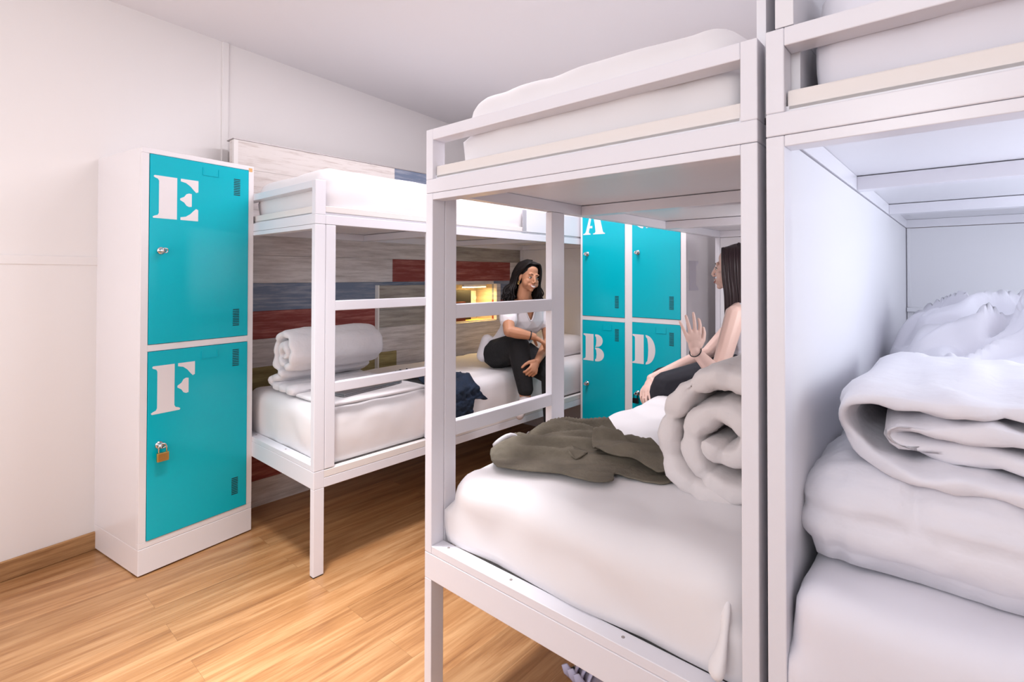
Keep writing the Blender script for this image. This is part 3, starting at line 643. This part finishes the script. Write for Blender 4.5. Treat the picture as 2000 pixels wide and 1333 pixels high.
nj = cloth('denim_jacket', 'A', (0, 0, 0), [(.60, .33), (.70, .42), (.80, .40), (.88, .30), (.90, .16), (.915, .06), (.945, -.03), (.99, -.075), (.93, -.065), (.895, -.06), (.885, -.12), (.90, -.17), (.88, -.20), (.82, -.21), (.76, -.20), (.72, -.12), (.70, -.02), (.655, .06), (.655, .14), (.63, .22)], navy_h, M['navy'])
props(nj, 'dark navy denim jacket hanging over the edge of the left lower bunk', 'jacket')
bm = bmesh.new(); box(bm, .855, .90, -.022, -.0185, .455, .475); link('care_label', bm, M['navycuff'], nj)
# shoe under the middle bed
sh = thing('shoe', 'B', .375, -.365, 0, 'grey and black shoe with pale straps on the floor under the middle bed', 'shoe', rot=1.2)
def blob(bm, c, r, rot=None, sub=3):
    mt = Matrix.Translation(c) @ (rot if rot else Matrix.Identity(4)) @ Matrix.Diagonal((*r, 1)) if not isinstance(r, (int, float)) else Matrix.Translation(c) @ Matrix.Scale(r, 4)
    bmesh.ops.create_icosphere(bm, subdivisions=sub, radius=1, matrix=mt)
bm = bmesh.new(); blob(bm, (0, 0, .045), (.135, .048, .045)); blob(bm, (-.06, 0, .075), (.055, .040, .055)); link('upper', bm, M['shoegrey'], sh, smooth=True)
part('sole', sh, M['black'], (-.135, .13, -.045, .045, 0, .018), bevel=.012)
bm = bmesh.new(); blob(bm, (-.055, 0, .112), (.046, .030, .024)); link('opening', bm, M['black'], sh, smooth=True)
for k in range(3):
    bm = bmesh.new(); tube(bm, [(.0 + k * .032, -.056 * math.cos(a), .030 + .072 * math.sin(a) * (1 - .12 * k)) for a in [i * PI / 10 for i in range(11)]], .015, 8, flat=.3)
    tube(bm, [(.0 + k * .032, .054, .035), (.006 + k * .032, .075, .070 - k * .006), (.01 + k * .032, .085, .092 - k * .006)], [.015, .015, .010], 8, flat=.3)
    link('strap', bm, M['strap'], sh, smooth=True)
# ------------------------------------------------------------------ people (coordinates in the bed frame, metres)
def chain(bm, P, R, sub=2, dens=.18):
    P = [Vector(p) for p in P]
    for i in range(len(P) - 1):
        a, b = P[i], P[i + 1]; ra, rb = R[i], R[i + 1]; d = (b - a).length; n = max(1, int(d / (min(ra, rb) * dens)))
        for k in range(n + (1 if i == len(P) - 2 else 0)):
            t = k / n; blob(bm, a.lerp(b, t), ra + (rb - ra) * t, sub=sub)
def ell(bm, c, r, B, sub=3):     # B: 3x3 basis (columns right, forward, up)
    m = Matrix.Translation(c) @ B.to_4x4() @ Matrix.Diagonal((*r, 1))
    bmesh.ops.create_icosphere(bm, subdivisions=sub, radius=1, matrix=m)
def basis(fwd, up):
    f = Vector(fwd).normalized(); u = Vector(up); u = (u - f * u.dot(f)).normalized(); r = f.cross(u)
    return Matrix((r, f, u)).transposed()
def spine(bm, pts, n=7):         # [(centre, (rx, ry, rz), basis)] interpolated
    for i in range(len(pts) - 1):
        (c0, r0, b0), (c1, r1, b1) = pts[i], pts[i + 1]
        for k in range(n + 1):
            t = k / n; B = Matrix([[b0[a][b] * (1 - t) + b1[a][b] * t for b in range(3)] for a in range(3)])
            ell(bm, Vector(c0).lerp(Vector(c1), t), [r0[j] * (1 - t) + r1[j] * t for j in range(3)], B, 2)
def remesh(o, vox, it=6, fac=.5):
    m = o.modifiers.new('remesh', 'REMESH'); m.mode = 'VOXEL'; m.voxel_size = vox; m.use_smooth_shade = True
    s = o.modifiers.new('smooth', 'SMOOTH'); s.factor = fac; s.iterations = it
def head_mesh(bm, C, B, s=1.):
    E = lambda c, r: ell(bm, C + B @ (Vector(c) * s), [a * s for a in r], B, 3)
    Pt = lambda c: C + B @ (Vector(c) * s)
    E((0, -.012, .040), (.071, .090, .082)); E((0, .022, -.015), (.060, .068, .085)); E((0, .040, -.062), (.044, .046, .040))
    E((0, .070, -.094), (.017, .015, .014)); E((.030, .020, -.066), (.024, .04, .022)); E((-.030, .020, -.066), (.024, .04, .022))
    for x in (-1, 1):
        E((x * .036, .060, -.028), (.023, .022, .022)); E((x * .028, .075, .026), (.022, .011, .010)); E((x * .012, .098, -.038), (.008, .009, .007))
        E((x * .072, -.004, -.012), (.007, .018, .029)); E((x * .031, .070, -.001), (.016, .014, .010)); E((x * .024, .074, -.058), (.016, .012, .014))
    chain(bm, [Pt((0, .083, .016)), Pt((0, .098, -.010)), Pt((0, .106, -.030))], [.0085 * s, .0085 * s, .0098 * s], 2)
    E((0, .066, -.062), (.036, .022, .028)); E((0, .084, -.066), (.018, .010, .018)); E((.045, .045, -.045), (.022, .03, .03)); E((-.045, .045, -.045), (.022, .03, .03)); E((0, .030, .055), (.055, .048, .045))
def face_parts(root, C, B, s, prefix=''):
    Pt = lambda c: C + B @ (Vector(c) * s)
    for x in (-1, 1):
        bm = bmesh.new(); ell(bm, Pt((x * .030, .0765, -.001)), (.0125 * s, .0095 * s, .0062 * s), B, 3); e = link('eye', bm, M['eye'], root, smooth=True)
        bm = bmesh.new(); ell(bm, Pt((x * .030, .0830, -.0015)), (.0055 * s, .0042 * s, .0055 * s), B, 3); link('iris', bm, M['iris'], e, smooth=True)
        bm = bmesh.new(); tube(bm, catmull([Pt((x * .015, .079, -.001)), Pt((x * .022, .0845, .0042)), Pt((x * .031, .0855, .0062)), Pt((x * .040, .079, .003)), Pt((x * .044, .0735, .001))], 4), [.0016 * s * .8] + [.0021 * s] * 15 + [.0012 * s], 6)
        link('eyelash', bm, M['hair1'], e, smooth=True)
        bm = bmesh.new(); tube(bm, catmull([Pt((x * .013, .0885, .021)), Pt((x * .022, .089, .027)), Pt((x * .033, .0825, .028)), Pt((x * .042, .072, .023))], 4), [.0024 * s] * 8 + [.0018 * s] * 4 + [.0008 * s], 6, flat=.8)
        link('eyebrow', bm, M['hair1'], root, smooth=True)
    up = [Pt(p) for p in ((-.027, .0775, -.052), (-.015, .0925, -.0565), (0, .0980, -.0575), (.015, .0925, -.0565), (.027, .0775, -.052))]
    lo = [Pt(p) for p in ((-.027, .0775, -.052), (-.016, .0920, -.0690), (0, .0970, -.0750), (.016, .0920, -.0690), (.027, .0775, -.052))]
    bm = bmesh.new(); tube(bm, catmull(up, 5), [.001 * s] + [.0020 * s] * 19 + [.001 * s], 8); tube(bm, catmull(lo, 5), [.001 * s] + [.0028 * s] * 19 + [.001 * s], 8)
    link('lips', bm, M['lips'], root, smooth=True)
    bm = bmesh.new(); a = catmull([p + (Pt((0, .0002, -.001)) - Pt((0, 0, 0))) for p in up], 5); b = catmull([p + (Pt((0, .0002, .003)) - Pt((0, 0, 0))) for p in lo], 5)
    A = [bm.verts.new(p) for p in a]; Bv = [bm.verts.new(p) for p in b]
    for i in range(1, len(A) - 2):
        bm.faces.new((A[i], A[i + 1], Bv[i + 1], Bv[i]))
    link('teeth', bm, M['teeth'], root, smooth=True)
def hand(bm, wrist, d, n, thumb, curl=(.25, .35, .4, .5), s=1., spread=.12, tc=.2):
    wrist = Vector(wrist); d = Vector(d).normalized(); n = Vector(n); n = (n - d * n.dot(d)).normalized(); l = Vector(thumb); l = (l - d * l.dot(d) - n * l.dot(n)).normalized()
    B = Matrix((l, d, n)).transposed()
    ell(bm, wrist + d * .030 * s, (.028 * s, .040 * s, .014 * s), B, 3); ell(bm, wrist + d * .058 * s, (.036 * s, .030 * s, .0125 * s), B, 3)
    Ls = ((.036, .024, .020), (.040, .027, .021), (.038, .025, .020), (.030, .019, .018))
    for i in range(4):
        off = (.029 - i * .0195) * s; p = wrist + d * (.080 - .004 * abs(i - 1)) * s + l * off; a = (1.5 - i) * spread; dd = (d * math.cos(a) + l * math.sin(a)).normalized()
        P = [wrist + d * .05 * s + l * off * .8, p]; R = [.0095 * s, .0092 * s]; ang = 0
        for j, L_ in enumerate(Ls[i]):
            ang += curl[i] * (1.0, 1.15, .8)[j]; q = dd * math.cos(ang) - n * math.sin(ang); P.append(P[-1] + q * L_ * s); R.append((.0086 - j * .0008 - (.0008 if i == 3 else 0)) * s)
        chain(bm, P, R, 2, .25)
    t0 = wrist + d * .018 * s + l * .020 * s; t1 = t0 + (d * .62 + l * .62 - n * .3).normalized() * .036 * s; t2 = t1 + (d * .85 + l * .38 - n * (.25 + tc)).normalized() * .030 * s; t3 = t2 + (d * .95 + l * .1 - n * (.3 + tc)).normalized() * .024 * s
    chain(bm, [t0, t1, t2, t3], [.0145 * s, .0118 * s, .0098 * s, .0082 * s], 2, .3)
def hair_lock(bm, P, r, n=7, wave=0., ph=0., flat=.55):
    Q = catmull(P, 6); N = len(Q)
    for i, q in enumerate(Q):
        t = i / N; q += Vector((math.sin(t * 9 + ph), math.cos(t * 8 + ph * 1.7), 0)) * wave * t
    tube(bm, Q, [r * (.55 + .9 * math.sin(PI * min(1, .12 + i / N * .86)) ** .6) * (1 if i < N - 3 else .35 + .2 * (N - i)) for i in range(N)], n, flat=flat)
def person_root(fr, u, v, label):
    r = thing('person', fr, u, v, 0, label, 'person'); return r, Vector((u, v, 0))

# ---- woman on the left bed
R1, O1 = person_root('A', 1.40, .10, 'seated person in a white V-neck T-shirt and black trousers smiling on the left lower bunk')
def q1(*p): return Vector(p) - O1
up1 = Vector((-.02, -.12, 1)); Bt = basis((-.28, -.95, .05), up1); Bp = basis((-.30, -.95, 0), (0, 0, 1))
C1 = q1(1.350, -.010, 1.250); Bh = basis((-.30, -.95, -.06), (.13, -.04, 1)); HS = .78
shR, shL = q1(1.268, .085, 1.052), q1(1.583, .050, 1.045)
elR, wrR = q1(1.150, -.035, .938), q1(1.262, -.128, .905)
elL, wrL = q1(1.520, -.035, .845), q1(1.298, -.125, .758)
hipR, hipL = q1(1.335, .235, .762), q1(1.520, .235, .765)
knR, akR = q1(1.245, -.025, .842), q1(1.246, -.078, .548)
knL, akL = q1(1.385, -.165, .672), q1(1.41, -.17, .105)
pel = q1(1.43, .235, .785); che = q1(1.43, .10, .975); neck = q1(1.405, .060, 1.095)
bm = bmesh.new()
head_mesh(bm, C1, Bh, HS)
chain(bm, [C1 + Bh @ Vector((0, -.015, -.06)), C1 + Bh @ Vector((0, -.022, -.115)), neck], [.046, .045, .052])
tors = [(pel, (.150, .105, .10), Bp), (pel.lerp(che, .5), (.122, .088, .09), Bt), (che, (.135, .092, .10), Bt), (che.lerp(neck, .6), (.120, .070, .05), Bt)]
spine(bm, tors)
chain(bm, [neck, shR], [.048, .046]); chain(bm, [neck, shL], [.048, .046])
chain(bm, [shR, elR], [.044, .034]); chain(bm, [elR, elR.lerp(wrR, .35), wrR], [.033, .034, .0215])
chain(bm, [shL, elL], [.044, .034]); chain(bm, [elL, elL.lerp(wrL, .3), wrL], [.033, .034, .0215])
hand(bm, wrR, (.72, -.20, -.42), (.45, -.35, .8), (.2, .8, .5), curl=(.28, .30, .34, .38), s=1.0, spread=.10)
hand(bm, wrL, (-.62, -.10, -.62), (-.2, -.95, .1), (-.7, 0, .6), curl=(.75, .85, .9, .95), s=.95, spread=.04)
for h_, k_, a_ in ((hipR, knR, akR), (hipL, knL, akL)):
    chain(bm, [h_, k_], [.082, .056]); chain(bm, [k_, k_.lerp(a_, .3), a_], [.054, .052, .034])
body = link('body', bm, M['skin1'], R1); remesh(body, .0032, 8)
face_parts(R1, C1, Bh, HS)
# feet
ft = bmesh.new(); tR = akR + Vector((-.105, -.050, -.080)); chain(ft, [akR + Vector((0, 0, -.012)), akR + Vector((-.03, -.02, -.03)), akR.lerp(tR, .7), tR], [.036, .037, .032, .024])
chain(ft, [akR + Vector((.012, .01, -.02)), akR + Vector((-.02, .0, -.055))], [.032, .026]); o = link('sock', ft, M['sock'], R1); remesh(o, .004, 4); 
ft = bmesh.new(); tL = akL + Vector((-.07, -.16, -.072)); chain(ft, [akL + Vector((0, .0, .02)), akL + Vector((0, .01, -.055))], [.038, .036]); chain(ft, [akL + Vector((0, 0, -.05)), tL], [.036, .028]); o = link('sock', ft, M['sock'], R1); remesh(o, .004, 4)
# trousers
tr = bmesh.new(); spine(tr, [(pel + Vector((0, .01, -.012)), (.160, .118, .086), Bp), (pel + Vector((0, -.005, .040)), (.150, .108, .05), Bp)])
chain(tr, [hipR, hipR.lerp(knR, .5), knR], [.100, .092, .068]); chain(tr, [knR, knR.lerp(akR, .3), akR + Vector((0, 0, .045))], [.066, .063, .048])
chain(tr, [hipL, hipL.lerp(knL, .5), knL], [.100, .090, .068]); chain(tr, [knL, knL.lerp(akL, .3), akL + Vector((0, 0, .05))], [.066, .064, .048])
o = link('trousers', tr, M['jeans'], R1); remesh(o, .0045, 5)
# T-shirt
ts = bmesh.new()
spine(ts, [(pel + Vector((0, .0, .020)), (.162, .122, .040), Bp), (pel.lerp(che, .3), (.145, .108, .07), Bt), (pel.lerp(che, .62), (.135, .100, .07), Bt), (che + Vector((0, -.005, 0)), (.149, .108, .095), Bt), (che.lerp(neck, .45), (.142, .088, .052), Bt)])
for x in (-1, 1): ell(ts, che + Bt @ Vector((x * .048, .040, -.022)), (.058, .050, .060), Bt, 3)
chain(ts, [neck + Vector((0, .018, -.030)), shR + Vector((0, 0, .002)), shR.lerp(elR, .50)], [.050, .057, .055]); chain(ts, [neck + Vector((0, .018, -.030)), shL + Vector((0, 0, .002)), shL.lerp(elL, .46)], [.050, .057, .055])
chain(ts, [pel + Vector((-.13, .06, .06)), pel + Vector((-.15, .075, -.035))], [.04, .045])
o = link('shirt', ts, M['tee'], R1); remesh(o, .0045, 5)
# V neck: cut out of the shirt so the body shows, and a ribbed collar along the edge
from mathutils.bvhtree import BVHTree
def bake(o):
    dg = bpy.context.evaluated_depsgraph_get(); me = bpy.data.meshes.new_from_object(o.evaluated_get(dg)); o.modifiers.clear(); o.data = me
    bm = bmesh.new(); bm.from_mesh(me); return bm, me
sb, sme = bake(o); bv = BVHTree.FromBMesh(sb)
VP = [(-.078, .045), (-.060, .010), (-.034, -.050), (0, -.118), (.034, -.050), (.060, .010), (.078, .045), (.05, .10), (-.05, .10)]
Bi = Bt.transposed(); kill = []
for f in sb.faces:
    l_ = Bi @ (f.calc_center_median() - neck)
    if (l_.y > -.02 and inside((l_.x, l_.z), VP)) or (l_.z > -.012 and math.hypot(l_.x, l_.y + .005) < .062): kill.append(f)
bmesh.ops.delete(sb, geom=kill, context='FACES'); sb.to_mesh(sme); sb.free()
Q = []
for (x, z) in [(p.x, p.y) for p in catmull([(a_, b_, 0) for a_, b_ in VP[:7]], 6)]:
    h_ = bv.ray_cast(neck + Bt @ Vector((x, .4, z)), -(Bt @ Vector((0, 1, 0))))
    if h_[0] is not None: Q.append(h_[0] + Bt @ Vector((0, .001, 0)))
bm = bmesh.new(); tube(bm, Q, .0052, 8, flat=.7); link('collar', bm, M['tee'], R1, smooth=True)
# hair
hm = bmesh.new()
Hp = lambda x, y, z: C1 + Bh @ (Vector((x, y, z)) * HS)
ell(hm, Hp(0, -.020, .053), (.079 * HS, .090 * HS, .082 * HS), Bh, 4); ell(hm, Hp(0, -.052, .0), (.080 * HS, .070 * HS, .10 * HS), Bh, 3)
part_x = .016
for i in range(420):
    side = -1 if i % 2 else 1; a = random.uniform(0, 1); yb = .062 - .155 * a
    root_ = Hp(part_x + side * random.uniform(.0, .010), yb * .92, .134 - abs(yb + .02) ** 1.6 * 1.5)
    if side > 0:     # swept back behind the ear
        m = [root_, Hp(.052, yb * .9 + .002, .104), Hp(.077, yb * .62 - .012, .056), Hp(.083, -.026 - .05 * a, .005), Hp(.088, -.034 - .05 * a, -.055)]
        sx = .092
    else:
        fy = .050 - .130 * a; sx = -.084; m = [root_, Hp(-.050, fy + .010, .110), Hp(-.080, fy - .004, .050), Hp(-.086, fy - .014, -.030)]
    L_ = random.uniform(.150, .225); fz = (-.034 - .05 * a) if side > 0 else (.030 - .120 * a)
    m += [Hp(sx * random.uniform(1.1, 1.5), fz + random.uniform(-.03, .03), -L_ * .68), Hp(sx * random.uniform(1.0, 1.7), fz + random.uniform(-.04, .05), -L_)]
    hair_lock(hm, m, random.uniform(.0035, .0065), wave=.010, ph=random.uniform(0, 6))
for i in range(130):
    x = random.uniform(-.07, .07); m = [Hp(x * .3, -.02, .135), Hp(x * .8, -.085, .095), Hp(x, -.118, .02), Hp(x * 1.15, -.112, -.07), Hp(x * 1.3, -.095 + random.uniform(-.02, .02), -random.uniform(.16, .23))]
    hair_lock(hm, m, .0075, wave=.010, ph=random.uniform(0, 6))
link('hair', hm, M['hair1'], R1, smooth=True)
bm = bmesh.new(); dW = (wrR - elR).normalized(); a_ = dW.orthogonal().normalized(); b__ = dW.cross(a_); cw = wrR - dW * .022
tube(bm, [cw + (a_ * math.cos(t) + b__ * math.sin(t)) * .0265 for t in [k * PI / 9 for k in range(18)]], .0036, 6, closed=True); link('wristband', bm, M['black'], R1, smooth=True)
bm = bmesh.new(); pe = Hp(.081, .0, -.046); tube(bm, [pe + Bh @ Vector((0, .007 * math.cos(t), .012 * math.sin(t) - .004)) for t in [k * PI / 7 for k in range(14)]], .0016, 6, closed=True); link('earring', bm, M['gold'], R1, smooth=True)
bm = bmesh.new(); blob(bm, pel + Bp @ Vector((.0, .128, .030)), .007); link('trouser_button', bm, M['chrome'], R1, smooth=True)

# ---- woman on the middle bed
R2, O2 = person_root('B', 1.70, -.36, 'seated person with long straight brown hair raising one hand on the middle bunk')
def q2(*p): return Vector(p) - O2
Bt2 = basis((-.20, .97, .06), (0, -.02, 1)); Bp2 = basis((-.30, .95, 0), (0, 0, 1)); C2 = q2(1.762, -.285, 1.296); Bh2 = basis((-.13, .985, .03), (0, -.03, 1)); HS2 = .99
sL, sR = q2(1.600, -.345, 1.072), q2(1.895, -.300, 1.065)
eL, wL = q2(1.435, -.322, .800), q2(1.262, -.285, .930); eR, wR = q2(1.76, -.150, .850), q2(1.405, .0, .750)
hL, hR = q2(1.62, -.36, .790), q2(1.80, -.34, .780); kL, aL = q2(1.365, -.100, .738), q2(1.40, .060, .45); kR, aR = q2(1.72, .09, .69), q2(1.69, .14, .12)
pe2, ch2, nk2 = q2(1.715, -.385, .805), q2(1.745, -.345, .985), q2(1.750, -.325, 1.110)
bm = bmesh.new(); head_mesh(bm, C2, Bh2, HS2)
chain(bm, [C2 + Bh2 @ Vector((0, -.015, -.06)), C2 + Bh2 @ Vector((0, -.022, -.12)), nk2], [.047, .046, .052])
spine(bm, [(pe2, (.150, .105, .10), Bp2), (pe2.lerp(ch2, .5), (.120, .088, .09), Bt2), (ch2, (.135, .092, .10), Bt2), (ch2.lerp(nk2, .6), (.118, .068, .05), Bt2)])
chain(bm, [nk2 + Vector((0, 0, -.015)), sL], [.046, .048]); chain(bm, [nk2 + Vector((0, 0, -.015)), sR], [.046, .048])
chain(bm, [sL, eL], [.050, .038]); chain(bm, [eL, eL.lerp(wL, .3), wL], [.037, .037, .0225]); chain(bm, [sR, eR], [.048, .037]); chain(bm, [eR, eR.lerp(wR, .3), wR], [.036, .036, .0225])
hand(bm, wL, (-.16, .04, .98), (-.72, -.60, -.10), (.60, -.72, .1), curl=(.42, .16, .12, .10), s=1.0, spread=.20)
hand(bm, wR, (-.72, .0, -.66), (.0, .3, .95), (-.1, -.9, .3), curl=(.30, .34, .38, .42), s=1.0, spread=.10)
for h_, k_, a_ in ((hL, kL, aL), (hR, kR, aR)): chain(bm, [h_, k_], [.080, .056]); chain(bm, [k_, a_], [.052, .034])
body = link('body', bm, M['skin2'], R2); remesh(body, .0032, 8)
face_parts(R2, C2, Bh2, HS2)
tr = bmesh.new(); spine(tr, [(pe2 + Vector((0, -.01, -.012)), (.160, .118, .086), Bp2), (pe2 + Vector((0, .0, .040)), (.150, .108, .05), Bp2)])
chain(tr, [hL, hL.lerp(kL, .5), kL], [.098, .088, .066]); chain(tr, [kL, aL], [.066, .055]); chain(tr, [hR, hR.lerp(kR, .5), kR], [.098, .088, .066]); chain(tr, [kR, aR + Vector((0, 0, .04))], [.066, .05])
o = link('trousers', tr, M['charcoal'], R2); remesh(o, .0045, 5)
for a in (aL, aR):
    ft = bmesh.new(); chain(ft, [a + Vector((0, 0, .01)), a + Vector((0, .01, -.045))], [.037, .036]); chain(ft, [a + Vector((0, 0, -.045)), a + Vector((-.06, .13, -.075 if a is aR else -.10))], [.036, .028]); o = link('sock', ft, M['black'], R2); remesh(o, .004, 4)
ts = bmesh.new(); spine(ts, [(pe2 + Vector((0, .0, .030)), (.160, .120, .045), Bp2), (pe2.lerp(ch2, .5), (.134, .100, .07), Bt2), (ch2, (.145, .102, .088), Bt2), (ch2.lerp(nk2, .42), (.118, .080, .042), Bt2)])
for x in (-1, 1): ell(ts, ch2 + Bt2 @ Vector((x * .060, .060, -.022)), (.054, .050, .052), Bt2, 3); chain(ts, [nk2 + Bt2 @ Vector((x * .085, -.015, -.02)), ch2 + Bt2 @ Vector((x * .09, .0, .03))], [.042, .045])
o = link('top', ts, M['tank'], R2); remesh(o, .0045, 5)
hm = bmesh.new(); Hq = lambda x, y, z: C2 + Bh2 @ (Vector((x, y, z)) * HS2)
ell(hm, Hq(0, -.034, .050), (.078, .084, .082), Bh2, 3); ell(hm, Hq(0, -.052, .0), (.077, .068, .09), Bh2, 3)
for i in range(420):
    side = -1 if i % 2 else 1; a = random.uniform(0, 1); yb = .062 - .155 * a
    root_ = Hq(side * .004, yb * .9, .130 - abs(yb + .02) ** 1.6 * 1.6); fy = .036 - .125 * a + random.uniform(-.006, .006); sx = side * random.uniform(.076, .086)
    L_ = random.uniform(.27, .36)
    hair_lock(hm, [root_, Hq(side * .054, fy + .008, .104), Hq(sx, fy, .045), Hq(sx * 1.05, fy - .006, -.04), Hq(sx * 1.06, fy - .018, -.14), Hq(sx * .98, fy - .020, -L_ * .8), Hq(sx * .95, fy - .018 + random.uniform(-.012, .012), -L_)], random.uniform(.003, .0052), wave=.0015, ph=random.uniform(0, 6))
for i in range(160):
    x = random.uniform(-.07, .07)
    hair_lock(hm, [Hq(x * .3, -.02, .133), Hq(x * .8, -.085, .095), Hq(x, -.116, .02), Hq(x, -.118, -.08), Hq(x, -.115, -.2), Hq(x, -.115, -random.uniform(.3, .38))], .007, wave=.0015)
link('hair', hm, M['hair2'], R2, smooth=True)
bm = bmesh.new(); dW = (wL - eL).normalized(); a_ = dW.orthogonal().normalized(); b__ = dW.cross(a_); cw = wL - dW * .004
tube(bm, [cw + (a_ * math.cos(t) + b__ * math.sin(t)) * .0275 for t in [k * PI / 9 for k in range(18)]], .0026, 6, closed=True); link('wristband', bm, M['black'], R2, smooth=True)
# ------------------------------------------------------------------ groups of look-alikes
GROUPS = {'bunk bed': 'white metal bunk beds', 'mattress': 'white sheeted mattresses on the bunks', 'locker': 'white lockers with teal doors', 'padlock': 'padlocks on the locker doors'}
for o in COL.objects:
    if o.parent is None and o.get('category') in GROUPS: o['group'] = GROUPS[o['category']]
    if o.parent is None and o.name.startswith('rolled_duvet'): o['group'] = 'duvets rolled up on the bunks'
    if o.parent is None and o.name.startswith('folded_duvet'): o['group'] = 'duvets folded on the right bunk'
